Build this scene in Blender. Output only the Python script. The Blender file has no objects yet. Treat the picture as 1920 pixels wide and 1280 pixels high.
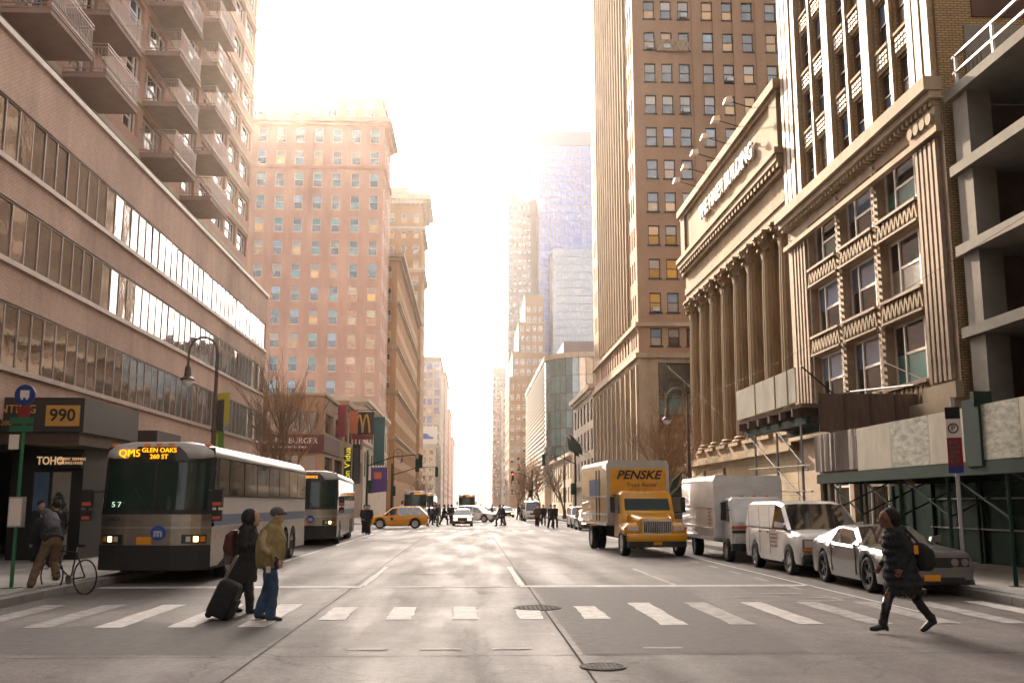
import bpy, bmesh, math, random
from mathutils import Vector, Matrix
R=math.radians; PI=math.pi
random.seed(7)
sc=bpy.context.scene; col=sc.collection
# ------------------------------------------------------------------ camera
F=1867.0; CX,CY=960.0,640.0; VX,VY=880.0,944.0; EYE=1.8
TH=math.atan((VY-CY)/F); PS=math.atan((CX-VX)/F*math.cos(TH))
fw=Vector((math.sin(PS)*math.cos(TH),math.cos(PS)*math.cos(TH),math.sin(TH)))
rt=Vector((math.cos(PS),-math.sin(PS),0)); up=rt.cross(fw)
cam=bpy.data.cameras.new('camera'); cam.lens=36*F/1920; cam.sensor_width=36; cam.clip_end=12000; cam.clip_start=.1
co=bpy.data.objects.new('camera',cam); col.objects.link(co); sc.camera=co
co.matrix_world=Matrix(((rt.x,up.x,-fw.x,0),(rt.y,up.y,-fw.y,0),(rt.z,up.z,-fw.z,EYE),(0,0,0,1)))
def ray(x,y): return fw+rt*((x-CX)/F)-up*((y-CY)/F)
def onZ(x,y,z=0):
    d=ray(x,y); return Vector((0,0,EYE))+d*((z-EYE)/d.z)
def onX(x,y,X):
    d=ray(x,y); return Vector((0,0,EYE))+d*(X/d.x)
def onY(x,y,Y):
    d=ray(x,y); return Vector((0,0,EYE))+d*(Y/d.y)
# ------------------------------------------------------------------ world, sun, exposure
SUN_AZ,SUN_EL=-12.0,23.8          # degrees: left of the street axis, above the horizon
w=bpy.data.worlds.new('World'); sc.world=w; w.use_nodes=True
nt=w.node_tree; bg=nt.nodes['Background']; sky=nt.nodes.new('ShaderNodeTexSky'); sky.sky_type='NISHITA'
sky.sun_disc=False; sky.sun_elevation=R(SUN_EL); sky.sun_rotation=R(SUN_AZ); sky.air_density=.8; sky.dust_density=5; sky.ozone_density=.4
hs=nt.nodes.new('ShaderNodeHueSaturation'); hs.inputs['Saturation'].default_value=.3
nt.links.new(sky.outputs[0],hs.inputs['Color']); nt.links.new(hs.outputs[0],bg.inputs[0]); bg.inputs[1].default_value=.13
sl=bpy.data.lights.new('sun','SUN'); sl.energy=3; sl.angle=R(.6); sl.color=(1,.86,.68)
so=bpy.data.objects.new('sun',sl); col.objects.link(so)
sd=Vector((math.sin(R(SUN_AZ))*math.cos(R(SUN_EL)),math.cos(R(SUN_AZ))*math.cos(R(SUN_EL)),math.sin(R(SUN_EL))))
so.rotation_euler=sd.to_track_quat('Z','Y').to_euler(); so.location=(0,0,120)
vs=sc.view_settings; sc.display_settings.display_device='sRGB'
vs.view_transform='Standard'; vs.look='None'; vs.gamma=1; vs.use_curve_mapping=False; vs.exposure=2.15
vs.use_white_balance=True; vs.white_balance_temperature=7300; vs.white_balance_tint=14
# ------------------------------------------------------------------ materials
M={}
tmp=bpy.data.scenes.new('tmp'); tvl=tmp.view_layers[0]      # scratch scene for turning text and modifiers into meshes
def baked(data,mods=None):
    o=bpy.data.objects.new('t',data); tmp.collection.objects.link(o)
    if mods: mods(o)
    tvl.update(); dg=tvl.depsgraph; dg.update(); me=bpy.data.meshes.new_from_object(o.evaluated_get(dg)); bpy.data.objects.remove(o); return me
def mat(n,c,rough=.7,metal=0,var=.12,vs_=1.5,bump=0,bs=30,spec=.5,rnd=0,emit=0,ior=1.45,stretch=None,coat=0):
    m=bpy.data.materials.new(n); m.use_nodes=True; t=m.node_tree; b=t.nodes['Principled BSDF']
    b.inputs['Roughness'].default_value=rough; b.inputs['Metallic'].default_value=metal; b.inputs['IOR'].default_value=ior
    b.inputs['Specular IOR Level'].default_value=spec; b.inputs['Coat Weight'].default_value=coat
    tc=t.nodes.new('ShaderNodeTexCoord'); src=tc.outputs['Object']
    if stretch:
        mp=t.nodes.new('ShaderNodeMapping'); mp.inputs['Scale'].default_value=stretch; t.links.new(src,mp.inputs[0]); src=mp.outputs[0]
    if var:
        n1=t.nodes.new('ShaderNodeTexNoise'); n1.inputs['Scale'].default_value=vs_; n1.inputs['Detail'].default_value=6; n1.inputs['Roughness'].default_value=.65
        t.links.new(src,n1.inputs['Vector'])
        mr=t.nodes.new('ShaderNodeMapRange'); mr.inputs[1].default_value=.3; mr.inputs[2].default_value=.7; mr.inputs[3].default_value=1-var; mr.inputs[4].default_value=1+var
        t.links.new(n1.outputs[0],mr.inputs[0]); fac=mr.outputs[0]
        if rnd:
            oi=t.nodes.new('ShaderNodeObjectInfo'); m2=t.nodes.new('ShaderNodeMapRange'); m2.inputs[3].default_value=1-rnd; m2.inputs[4].default_value=1+rnd
            t.links.new(oi.outputs['Random'],m2.inputs[0]); mm=t.nodes.new('ShaderNodeMath'); mm.operation='MULTIPLY'
            t.links.new(fac,mm.inputs[0]); t.links.new(m2.outputs[0],mm.inputs[1]); fac=mm.outputs[0]
        mx=t.nodes.new('ShaderNodeVectorMath'); mx.operation='SCALE'; mx.inputs[0].default_value=c[:3]; t.links.new(fac,mx.inputs['Scale'])
        t.links.new(mx.outputs[0],b.inputs['Base Color'])
    else: b.inputs['Base Color'].default_value=(*c[:3],1)
    if bump:
        n2=t.nodes.new('ShaderNodeTexNoise'); n2.inputs['Scale'].default_value=bs; n2.inputs['Detail'].default_value=4; t.links.new(src,n2.inputs['Vector'])
        bp=t.nodes.new('ShaderNodeBump'); bp.inputs['Strength'].default_value=bump; bp.inputs['Distance'].default_value=.02
        t.links.new(n2.outputs[0],bp.inputs['Height']); t.links.new(bp.outputs[0],b.inputs['Normal'])
    if emit:
        b.inputs['Emission Color'].default_value=(*c[:3],1); b.inputs['Emission Strength'].default_value=emit
    M[n]=m; return m
def brick(n,c1,c2,mortar,bw=.22,bh=.075,ms=.009,rough=.85,var=.15,bump=.35,off=.5):
    m=mat(n,c1,rough,0,0); t=m.node_tree; b=t.nodes['Principled BSDF']
    tc=t.nodes.new('ShaderNodeTexCoord'); sp=t.nodes.new('ShaderNodeSeparateXYZ'); t.links.new(tc.outputs['Object'],sp.inputs[0])
    ad=t.nodes.new('ShaderNodeMath'); t.links.new(sp.outputs[0],ad.inputs[0]); t.links.new(sp.outputs[1],ad.inputs[1])
    cb=t.nodes.new('ShaderNodeCombineXYZ'); t.links.new(ad.outputs[0],cb.inputs[0]); t.links.new(sp.outputs[2],cb.inputs[1])
    bt=t.nodes.new('ShaderNodeTexBrick'); bt.offset=off; t.links.new(cb.outputs[0],bt.inputs['Vector'])
    for k,v in (('Scale',1),('Mortar Size',ms),('Brick Width',bw),('Row Height',bh),('Mortar Smooth',.1),('Bias',0)): bt.inputs[k].default_value=v
    bt.inputs['Color1'].default_value=(*c1,1); bt.inputs['Color2'].default_value=(*c2,1); bt.inputs['Mortar'].default_value=(*mortar,1)
    n1=t.nodes.new('ShaderNodeTexNoise'); n1.inputs['Scale'].default_value=.35; n1.inputs['Detail'].default_value=8; n1.inputs['Roughness'].default_value=.7
    mp=t.nodes.new('ShaderNodeMapping'); mp.inputs['Scale'].default_value=(1,1,.35); t.links.new(tc.outputs['Object'],mp.inputs[0]); t.links.new(mp.outputs[0],n1.inputs['Vector'])
    mr=t.nodes.new('ShaderNodeMapRange'); mr.inputs[1].default_value=.3; mr.inputs[2].default_value=.7; mr.inputs[3].default_value=1-var; mr.inputs[4].default_value=1+var
    t.links.new(n1.outputs[0],mr.inputs[0]); mx=t.nodes.new('ShaderNodeVectorMath'); mx.operation='SCALE'
    t.links.new(bt.outputs['Color'],mx.inputs[0]); t.links.new(mr.outputs[0],mx.inputs['Scale']); t.links.new(mx.outputs[0],b.inputs['Base Color'])
    bp=t.nodes.new('ShaderNodeBump'); bp.inputs['Strength'].default_value=bump; bp.inputs['Distance'].default_value=.01; bp.invert=True
    t.links.new(bt.outputs['Fac'],bp.inputs['Height']); t.links.new(bp.outputs[0],b.inputs['Normal']); return m
def glass(n,c,rough=.04,wav=.12,ws=.8,rnd=.4,ior=1.9,metal=0):
    return mat(n,c,rough,metal,.25,.7,wav,ws,1.0,rnd,0,ior)
brick('pink_brick',(.66,.46,.365),(.58,.395,.31),(.36,.25,.2),.2,.068,.012,var=.24)
brick('rose_brick',(.55,.34,.26),(.50,.31,.235),(.4,.28,.23),.4,.12,.012)
brick('brown_brick',(.30,.18,.105),(.26,.155,.09),(.27,.19,.13),.24,.08,.01)
brick('tower_brick',(.34,.20,.118),(.30,.175,.1),(.28,.19,.13),.24,.08,.01)
brick('orange_brick',(.40,.215,.085),(.35,.19,.075),(.3,.2,.12),.24,.08,.01)
brick('yellow_brick',(.37,.245,.11),(.29,.185,.08),(.10,.075,.05),.24,.085,.014,bump=.6)
brick('bank_ashlar',(.38,.29,.18),(.35,.26,.16),(.2,.155,.11),1.1,.55,.018,bump=.5)
mat('limestone',(.33,.25,.165),.85,0,.25,.8,.15,12,stretch=(1,1,.4))
mat('pale_stone',(.48,.40,.31),.85,0,.15,.8,.1,12)
mat('bank_stone',(.235,.155,.08),.85,0,.32,.9,.25,9,stretch=(1,1,.3))
mat('terracotta',(.27,.195,.135),.8,0,.28,2,.2,20)
mat('concrete',(.18,.165,.145),.9,0,.22,.9,.2,14)
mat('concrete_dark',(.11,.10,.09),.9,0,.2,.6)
mat('rust_wall',(.085,.045,.035),.9,0,.35,.5)
mat('sidewalk',(.27,.25,.23),.85,0,.15,1.2,.15,40,rnd=.12)
mat('kerb',(.22,.21,.2),.8,0,.2,2,.2,30,rnd=.15)
mat('ledge_metal',(.40,.31,.26),.5,.2,.15)
mat('dark_frame',(.025,.022,.02),.45,.3,.1)
mat('bronze',(.11,.075,.055),.45,.5,.15)
mat('white_frame',(.62,.56,.5),.5,0,.08)
mat('black_paint',(.012,.012,.012),.4,0,.1)
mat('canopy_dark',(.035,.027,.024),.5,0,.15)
mat('orange_panel',(.45,.21,.06),.5,0,.2,1.2,stretch=(1,1,.2))
mat('gold',(.62,.33,.08),.4,.3,.08)
mat('maroon',(.07,.012,.012),.6,0,.1)
mat('green_paint',(.004,.03,.018),.8,0,.2)
mat('hoarding',(.006,.05,.03),.7,0,.35,1.8)
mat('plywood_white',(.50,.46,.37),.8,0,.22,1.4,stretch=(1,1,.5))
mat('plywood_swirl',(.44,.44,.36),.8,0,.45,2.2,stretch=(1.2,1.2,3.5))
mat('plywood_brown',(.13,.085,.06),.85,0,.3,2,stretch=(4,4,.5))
mat('silver_tarp',(.42,.39,.36),.3,.6,.35,3,.8,6,stretch=(1,1,.25))
mat('steel',(.4,.38,.35),.35,.9,.15)
mat('galv',(.34,.34,.33),.5,.6,.2)
mat('cable',(.03,.026,.02),.9,0,0)
glass('glass_ribbon',(.10,.07,.06),.03,.35,.9,.35,2.1)
glass('glass_dark',(.02,.02,.022),.05,.1,.8,.5,1.7)
glass('glass_teal',(.05,.17,.16),.06,.1,.8,.5,1.7)
glass('glass_amber',(.55,.29,.05),.08,.2,1.2,.35,1.6)  # amber of lit panes put into the base colour, nothing emitted
glass('glass_blind',(.34,.31,.27),.12,.1,.8,.3,1.5)
glass('glass_sky',(.10,.17,.28),.04,.12,.6,.3,1.8)
glass('glass_tower',(.09,.17,.46),.15,.06,.3,.15,1.5)
glass('glass_curve',(.14,.25,.27),.06,.05,.3,.3,1.9)
glass('glass_store',(.03,.026,.022),.04,.1,.8,.3,1.8)
# ------------------------------------------------------------------ mesh builder
class MB:
    def __init__(s): s.v=[]; s.f=[]; s.m=[]
    def quad(s,*p,mi=0):
        i=len(s.v); s.v+= [tuple(q) for q in p]; s.f.append(tuple(range(i,i+len(p)))); s.m.append(mi); return s
    def box(s,x0,x1,y0,y1,z0,z1,mi=0):
        i=len(s.v); s.v+=[(x,y,z) for z in (z0,z1) for y in (y0,y1) for x in (x0,x1)]
        for f in ((0,2,3,1),(4,5,7,6),(0,1,5,4),(2,6,7,3),(0,4,6,2),(1,3,7,5)): s.f.append(tuple(i+k for k in f)); s.m.append(mi)
        return s
    def prism(s,poly,axis,a0,a1,mi=0):
        n=len(poly); i=len(s.v)
        for a in (a0,a1):
            for p in poly: s.v.append({'x':(a,p[0],p[1]),'y':(p[0],a,p[1]),'z':(p[0],p[1],a)}[axis])
        s.f.append(tuple(i+k for k in range(n))[::-1]); s.f.append(tuple(i+n+k for k in range(n)))
        for k in range(n): s.f.append((i+k,i+(k+1)%n,i+n+(k+1)%n,i+n+k))
        s.m+=[mi]*(n+2); return s
    def tube(s,pts,rad,n=8,mi=0,cap=True):
        pts=[Vector(p) for p in pts]
        if not hasattr(rad,'__len__'): rad=[rad]*len(pts)
        i=len(s.v); ref=None
        for k,p in enumerate(pts):
            d=(pts[min(k+1,len(pts)-1)]-pts[max(k-1,0)]).normalized()
            if ref is None: ref=d.cross(Vector((0,0,1)) if abs(d.z)<.9 else Vector((1,0,0))).normalized()
            ref=(ref-d*ref.dot(d)); ref=ref.normalized() if ref.length>1e-6 else d.orthogonal().normalized()
            b=d.cross(ref)
            for j in range(n):
                a=2*PI*j/n; s.v.append(tuple(p+(ref*math.cos(a)+b*math.sin(a))*rad[k]))
        for k in range(len(pts)-1):
            for j in range(n):
                a=i+k*n+j; b2=i+k*n+(j+1)%n; s.f.append((a,b2,b2+n,a+n)); s.m.append(mi)
        if cap:
            s.f.append(tuple(i+j for j in range(n))[::-1]); s.f.append(tuple(i+(len(pts)-1)*n+j for j in range(n))); s.m+=[mi]*2
        return s
    def rings(s,rings,mi=0,sel=None,cap=True):
        n=len(rings[0]); i=len(s.v)
        for r in rings: s.v+=[tuple(p) for p in r]
        for k in range(len(rings)-1):
            for j in range(n):
                if sel and not sel(k,j): continue
                a=i+k*n+j; b=i+k*n+(j+1)%n; s.f.append((a,b,b+n,a+n)); s.m.append(mi)
        if cap:
            s.f.append(tuple(i+j for j in range(n))[::-1]); s.f.append(tuple(i+(len(rings)-1)*n+j for j in range(n))); s.m+=[mi]*2
        return s
    def lathe(s,prof,n=12,c=(0,0,0),axis='z',mi=0,cap=True):
        rs=[]
        for r,h in prof:
            q=[]
            for j in range(n):
                a=2*PI*j/n; u,v=r*math.cos(a),r*math.sin(a)
                q.append({'z':(c[0]+u,c[1]+v,c[2]+h),'x':(c[0]+h,c[1]+u,c[2]+v),'y':(c[0]+v,c[1]+h,c[2]+u)}[axis])
            rs.append(q)
        return s.rings(rs,mi,None,cap)
    def ell(s,rows,n=14,mi=0):      # rows of (cx,cy,cz,rx,ry): stacked horizontal ellipses
        return s.rings([[(x+a*math.cos(2*PI*j/n),y+b*math.sin(2*PI*j/n),z) for j in range(n)] for x,y,z,a,b in rows],mi)
    def ball(s,c,r,n=10,mi=0,sz=1):
        return s.lathe([(max(r*math.sin(PI*k/7),.001),-r*sz*math.cos(PI*k/7)) for k in range(8)],n,c,'z',mi)
    def mesh(s,name,mats,smooth=False):
        me=bpy.data.meshes.new(name); me.from_pydata(s.v,[],s.f)
        for m in (mats if isinstance(mats,(list,tuple)) else [mats]): me.materials.append(M[m])
        me.polygons.foreach_set('material_index',s.m)
        if smooth: me.polygons.foreach_set('use_smooth',[True]*len(s.f))
        bm=bmesh.new(); bm.from_mesh(me); bmesh.ops.delete(bm,geom=[v for v in bm.verts if not v.link_faces],context='VERTS'); bmesh.ops.recalc_face_normals(bm,faces=bm.faces); bm.to_mesh(me); bm.free()
        me.update(); return me
def link(name,me,parent=None,loc=None,rz=0,kind=None):
    o=bpy.data.objects.new(name,me); col.objects.link(o)
    if parent is not None:
        o.parent=parent
        if loc is None and parent.get('_w'): loc=-parent.location
    if loc is not None: o.location=loc
    if rz: o.rotation_euler.z=rz
    if kind: o['kind']=kind
    return o
def bpart(mb,name,m,parent,w=.03,seg=2):
    me=mb.mesh(name,m)
    def mods(o):
        b=o.modifiers.new('b','BEVEL'); b.width=w; b.segments=seg; b.limit_method='ANGLE'; b.angle_limit=R(25); b.harden_normals=False
    me2=baked(me,mods); bpy.data.meshes.remove(me); me2.name=name; me2.polygons.foreach_set('use_smooth',[True]*len(me2.polygons))
    bm=bmesh.new(); bm.from_mesh(me2)
    for e in bm.edges:
        if len(e.link_faces)==2 and e.calc_face_angle(0)>R(35): e.smooth=False
    bm.to_mesh(me2); bm.free(); return link(name,me2,parent)
def crease(me,a=32):
    bm=bmesh.new(); bm.from_mesh(me)
    for f in bm.faces: f.smooth=True
    for e in bm.edges:
        if len(e.link_faces)==2 and e.calc_face_angle(0)>R(a): e.smooth=False
    bm.to_mesh(me); bm.free(); return me
def part(mb,name,mats,parent,smooth=False,**k): return link(name,mb.mesh(name,mats,smooth),parent,**k)
def sub(mb,name,mats,parent,smooth=False,**k):      # piece of a part: same frame as the part
    k.setdefault('loc',(0,0,0)); return link(name,mb.mesh(name,mats,smooth),parent,**k)
def tag(o,label,cat,group=None):
    o['label']=label; o['category']=cat
    if group: o['group']=group
    return o
def thing(name,label,cat,loc=(0,0,0),rz=0,group=None,world=False):
    o=bpy.data.objects.new(name,None); col.objects.link(o); o.location=loc; o.rotation_euler.z=rz; o.empty_display_size=.3
    if world: o['_w']=1
    return tag(o,label,cat,group)
def solo(mb,name,mats,label,cat,group=None,smooth=False,loc=(0,0,0),rz=0): return tag(link(name,mb.mesh(name,mats,smooth),None,loc,rz),label,cat,group)
def struct(mb,name,mats): return link(name,mb.mesh(name,mats),kind='structure')
def text_mesh(s,size,ext=.01,bold=0,shear=0,spacing=1,align='CENTER'):
    cu=bpy.data.curves.new('text','FONT'); cu.body=s; cu.size=size; cu.extrude=ext; cu.offset=bold; cu.shear=shear; cu.space_character=spacing
    cu.align_x=align; cu.align_y='CENTER'; cu.resolution_u=3
    me=baked(cu); bpy.data.curves.remove(cu); return me
def text(s,name,parent,loc,size,m,rz=0,sx=1,rx=PI/2,ry=0,**k):
    if not s.strip(): return
    me=text_mesh(s,size,**k); me.materials.clear(); me.materials.append(M[m])
    o=link(name,me,parent,loc); o.rotation_euler=(rx,ry,rz); o.scale=(sx,1,1); return o
def marks(name,parent,loc,w,h,rows,m,rz=0,seed=1,vert=False):      # lettering too small to read in the photograph: rows of short strokes
    rr=random.Random(seed); b=MB(); rh=h/rows
    for r in range(rows):
        x=-w/2+rr.uniform(0,.06)*w; z=h/2-rh*(r+.85)
        while x<w/2-rh*.2:
            k=rr.uniform(.18,.4)*rh; b.box(x,x+k,-.004,.004,z,z+rh*rr.uniform(.5,.72)); x+=k+rh*rr.choice((.1,.12,.16,.4))
    o=link(name,b.mesh(name,m),parent,loc,rz,'stuff')
    if vert: o.rotation_euler=(0,-PI/2,0)
    return o
def copy_tree(o,parent=None):
    c=o.copy(); col.objects.link(c); c.parent=parent
    for ch in o.children: copy_tree(ch,c)
    return c
# ------------------------------------------------------------------ ground, road, pavements
def asphalt():
    m=mat('asphalt',(.1,.1,.1),.5,0,0); t=m.node_tree; b=t.nodes['Principled BSDF']; L=t.links.new
    tc=t.nodes.new('ShaderNodeTexCoord')
    def noise(s,d=5,st=None,r=.6):
        n=t.nodes.new('ShaderNodeTexNoise'); n.inputs['Scale'].default_value=s; n.inputs['Detail'].default_value=d; n.inputs['Roughness'].default_value=r
        if st:
            mp=t.nodes.new('ShaderNodeMapping'); mp.inputs['Scale'].default_value=st; L(tc.outputs['Object'],mp.inputs[0]); L(mp.outputs[0],n.inputs[0])
        else: L(tc.outputs['Object'],n.inputs[0])
        return n.outputs[0]
    def ramp(x,a,b_,c,d):
        r=t.nodes.new('ShaderNodeMapRange'); r.inputs[1].default_value=a; r.inputs[2].default_value=b_; r.inputs[3].default_value=c; r.inputs[4].default_value=d; L(x,r.inputs[0]); return r.outputs[0]
    def mul(a,b_):
        k=t.nodes.new('ShaderNodeMath'); k.operation='MULTIPLY'; L(a,k.inputs[0]); L(b_,k.inputs[1]); return k.outputs[0]
    big=ramp(noise(.22,4),.35,.65,.72,1.25); lanes=ramp(noise(.9,4,(1,.05,1)),.3,.7,.78,1.22); fine=ramp(noise(55,3,None,.8),.3,.7,.45,1.55); mid=ramp(noise(2.2,6),.3,.7,.82,1.18)
    vo=t.nodes.new('ShaderNodeTexVoronoi'); vo.feature='DISTANCE_TO_EDGE'; vo.inputs['Scale'].default_value=.42; wn=t.nodes.new('ShaderNodeTexNoise'); wn.inputs['Scale'].default_value=1.7; wn.inputs['Detail'].default_value=6
    wm=t.nodes.new('ShaderNodeVectorMath'); wm.operation='MULTIPLY_ADD'; wm.inputs[1].default_value=(.9,.9,0); L(tc.outputs['Object'],wn.inputs[0]); L(wn.outputs['Color'],wm.inputs[0]); L(tc.outputs['Object'],wm.inputs[2]); L(wm.outputs[0],vo.inputs['Vector'])
    crack=ramp(vo.outputs['Distance'],.001,.009,.62,1); oil=mul(ramp(noise(3.1,3),.62,.74,1,.6),ramp(noise(13,4,None,.75),.32,.68,.72,1.28))
    f=mul(mul(mul(big,lanes),mul(fine,mid)),mul(crack,oil))
    s=t.nodes.new('ShaderNodeVectorMath'); s.operation='SCALE'; s.inputs[0].default_value=(.108,.094,.089); L(f,s.inputs['Scale']); L(s.outputs[0],b.inputs['Base Color'])
    L(ramp(noise(1.1,5,(1,.12,1)),.3,.7,.55,.8),b.inputs['Roughness'])
    bp=t.nodes.new('ShaderNodeBump'); bp.inputs['Strength'].default_value=.45; bp.inputs['Distance'].default_value=.012; L(noise(70,3,None,.8),bp.inputs['Height']); L(bp.outputs[0],b.inputs['Normal'])
asphalt(); M['asphalt'].node_tree.nodes['Principled BSDF'].inputs['Specular IOR Level'].default_value=.35
mat('road_paint',(.43,.41,.39),.7,0,.35,5,.2,60)
mat('worn_paint',(.26,.245,.235),.7,0,.5,4,.2,60)
mat('tar',(.05,.044,.042),.95,0,.3,3,spec=.1)
mat('patch',(.082,.073,.07),.8,0,.25,6,.4,60)
mat('iron',(.085,.076,.072),.85,.1,.3,6,.3,50)
road=struct(MB().quad((-1500,-80,0),(1500,-80,0),(1500,4200,0),(-1500,4200,0)),'road','asphalt')
def sheet(name,pts,z,m): return sub(MB().quad(*[(x,y,z) for x,y in pts]),name,m,road)
def rag(x0,x1,y0,y1,z,m,name):         # a painted bar with worn ragged edges
    n=9; w_=min(.02,(x1-x0)*.3); a=[(x0+random.uniform(-w_,w_),y0+(y1-y0)*k/n) for k in range(n+1)]; b=[(x1+random.uniform(-w_,w_),y1-(y1-y0)*k/n) for k in range(n+1)]
    return sheet(name,a+b,z,m)
for k in range(-7,10):
    x=-.05+1.05*k; far=abs(k)>2
    rag(x-.2,x+.2,15.35 if far else 16.2,18.75 if far else 18.15,.008,'worn_paint' if k in(-7,-6,4,6,7,8) else 'road_paint','crosswalk_stripe')
for x0,x1 in ((-8,-2.35),(1.15,7.6)): rag(x0,x1,22.3,22.75,.008,'road_paint','stop_line')
rag(-1.9,.9,22.35,22.65,.008,'worn_paint','stop_line')
rag(-2.42,-2.28,22.75,29.5,.008,'road_paint','lane_line'); rag(1.1,1.24,22.75,29.5,.008,'road_paint','lane_line')
rag(4.55,4.67,22.75,28.5,.008,'worn_paint','lane_line'); rag(-5.9,-5.76,27,62,.008,'road_paint','lane_line'); rag(7.55,7.65,17,62,.008,'road_paint','lane_line')
for k in range(9): rag(7.0,7.1,19+k*2.4,20.1+k*2.4,.008,'worn_paint','lane_dash')
for k in range(10):
    for x in (-2.35,1.17,4.6): rag(x-.06,x+.06,96+k*12,99+k*12,.008,'worn_paint','lane_dash')
for x in (-1.5,-.6,.3,2.2): rag(x,x+.5,12.9,13.02,.008,'worn_paint','paint_scrap')
for x,y in ((5.2,19.8),(5.9,20.4),(6.6,19.6),(6.2,18.9)): rag(x,x+.9,y,y+.16,.008,'worn_paint','paint_scrap')
for y in (66.5,88): 
    for k in range(16): rag(-7.6+k*1.05,-7.2+k*1.05,y,y+3,.008,'worn_paint','crosswalk_stripe')
for x,y0,y1 in ((-2.52,5,60),(1.3,4,62)): rag(x-.012,x+.012,y0,y1,.004,'tar','tar_seam')
rag(-9,9.6,12.4,12.42,.0045,'tar','tar_seam'); rag(-8,9.5,26.4,26.45,.0045,'tar','tar_seam')
sheet('asphalt_patch',[(-7.8,13.0),(-2.6,12.5),(-2.6,15.2),(-5.2,16.2),(-7.9,13.6)],.003,'patch'); sheet('asphalt_patch',[(1.4,12.5),(4.2,12.5),(4.6,21.9),(1.4,22.1)],.003,'patch')
def pavement(x0,x1,y0,y1,slabs=None):
    s=struct(MB().box(min(x0,x1),max(x0,x1),y0,y1,-.3,.128),'pavement','sidewalk')
    sg=1 if x1>x0 else -1
    me=MB().box(-.15,.15,-.99,.99,-.3,.15).mesh('kerb_stone','kerb'); y=y0+1
    while y<min(y1,y0+90): link('kerb_stone',me,s,(x0-sg*.05,y,.002)); y+=2
    if slabs:
        me=MB().box(-.745,.745,-.745,.745,0,.018).mesh('paving_slab','sidewalk'); y=slabs[0]
        while y<slabs[1]:
            for k in range(3): link('paving_slab',me,s,(x0+sg*(.95+1.5*k),y,.13+random.uniform(-.002,.002)))
            y+=1.5
    return s
pavement(-8.35,-18,-30,62.5,(14,44)); pavement(-8.35,-60,93-3.6,252); pavement(9.95,19,-30,67,(14,36)); pavement(9.95,60,88-1,330); pavement(-8.35,-60,300,1200); pavement(9.95,60,345,1200)
def cover(x,y,r,label):
    b=MB().lathe([(r,0),(r,.012),(r*.9,.012),(r*.9,.008),(.001,.008)],24,(0,0,.002)); t=thing('manhole_cover',label,'manhole cover',(x,y,.002)); part(b,'rim','iron',t)
    g=MB()
    for i in range(-4,5):
        for j in range(-4,5):
            if math.hypot(i,j)<4.3: g.box(i*r*.19-.022,i*r*.19+.022,j*r*.19-.022,j*r*.19+.022,.009,.014)
    part(g,'raised_studs','iron',t)
cover(1.2,17.9,.42,'round iron manhole cover at the edge of the crosswalk'); cover(1.5,11.5,.26,'small worn manhole cover in the foreground asphalt')
# ------------------------------------------------------------------ buildings: generic pieces
WIN={}
def window_mesh(w,h,style):
    k=(round(w,2),round(h,2),style)
    if k in WIN: return WIN[k]
    fm={'white':'white_frame','dark':'dark_frame','bronze':'bronze'}[style.split('_')[0]]
    t=min(.09,w*.08); b=MB(); b.box(-w/2,-w/2+t,-.04,.05,0,h); b.box(w/2-t,w/2,-.04,.05,0,h); b.box(-w/2+t,w/2-t,-.04,.05,0,t); b.box(-w/2+t,w/2-t,-.04,.05,h-t,h)
    if 'hung' in style: b.box(-w/2+t,w/2-t,-.03,.05,h*.5-t*.4,h*.5+t*.4)
    if 'sill' in style: b.box(-w/2-.1,w/2+.1,-.26,-.002,-.12,-.003)
    if 'tri' in style: 
        for x in (-w*.24,w*.24): b.box(x-t*.6,x+t*.6,-.045,.05,t,h-t)
        b.box(-w*.24+t*.6,w*.24-t*.6,-.03,.05,h*.5-t*.5,h*.5+t*.5)
    fr=b.mesh('window',fm)
    lo=MB().quad((-w/2+t,.02,t),(w/2-t,.02,t),(w/2-t,.02,h*.5),(-w/2+t,.02,h*.5)).mesh('pane','glass_dark')
    hi=MB().quad((-w/2+t,.012,h*.5),(w/2-t,.012,h*.5),(w/2-t,.012,h-t),(-w/2+t,.012,h-t)).mesh('pane','glass_dark')
    WIN[k]=(fr,lo,hi); return WIN[k]
PANE={}
def pane_of(me,m):
    k=(me.name,m)
    if k not in PANE: c=me.copy(); c.materials.clear(); c.materials.append(M[m]); PANE[k]=c
    return PANE[k]
def put_window(root,P,rz,w,h,style,gl):
    fr,lo,hi=window_mesh(w,h,style); o=link('window',fr,root,P-root.location,rz)
    a=random.choice(gl); b=random.choice(gl) if isinstance(a,str) else a[1]; a=a if isinstance(a,str) else a[0]
    link('pane',pane_of(lo,a),o,(0,0,0)); link('pane',pane_of(hi,b),o,(0,0,0)); return o
RZ={'f':0,'l':PI/2,'r':-PI/2}
def frame(face,x,y):       # origin, u direction, outward normal.  f: faces camera, l: left-hand facade facing the street, r: right-hand one
    return {'f':(Vector((x,y,0)),Vector((1,0,0)),Vector((0,-1,0))),'l':(Vector((x,y,0)),Vector((0,1,0)),Vector((1,0,0))),'r':(Vector((x,y,0)),Vector((0,1,0)),Vector((-1,0,0)))}[face]
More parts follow.
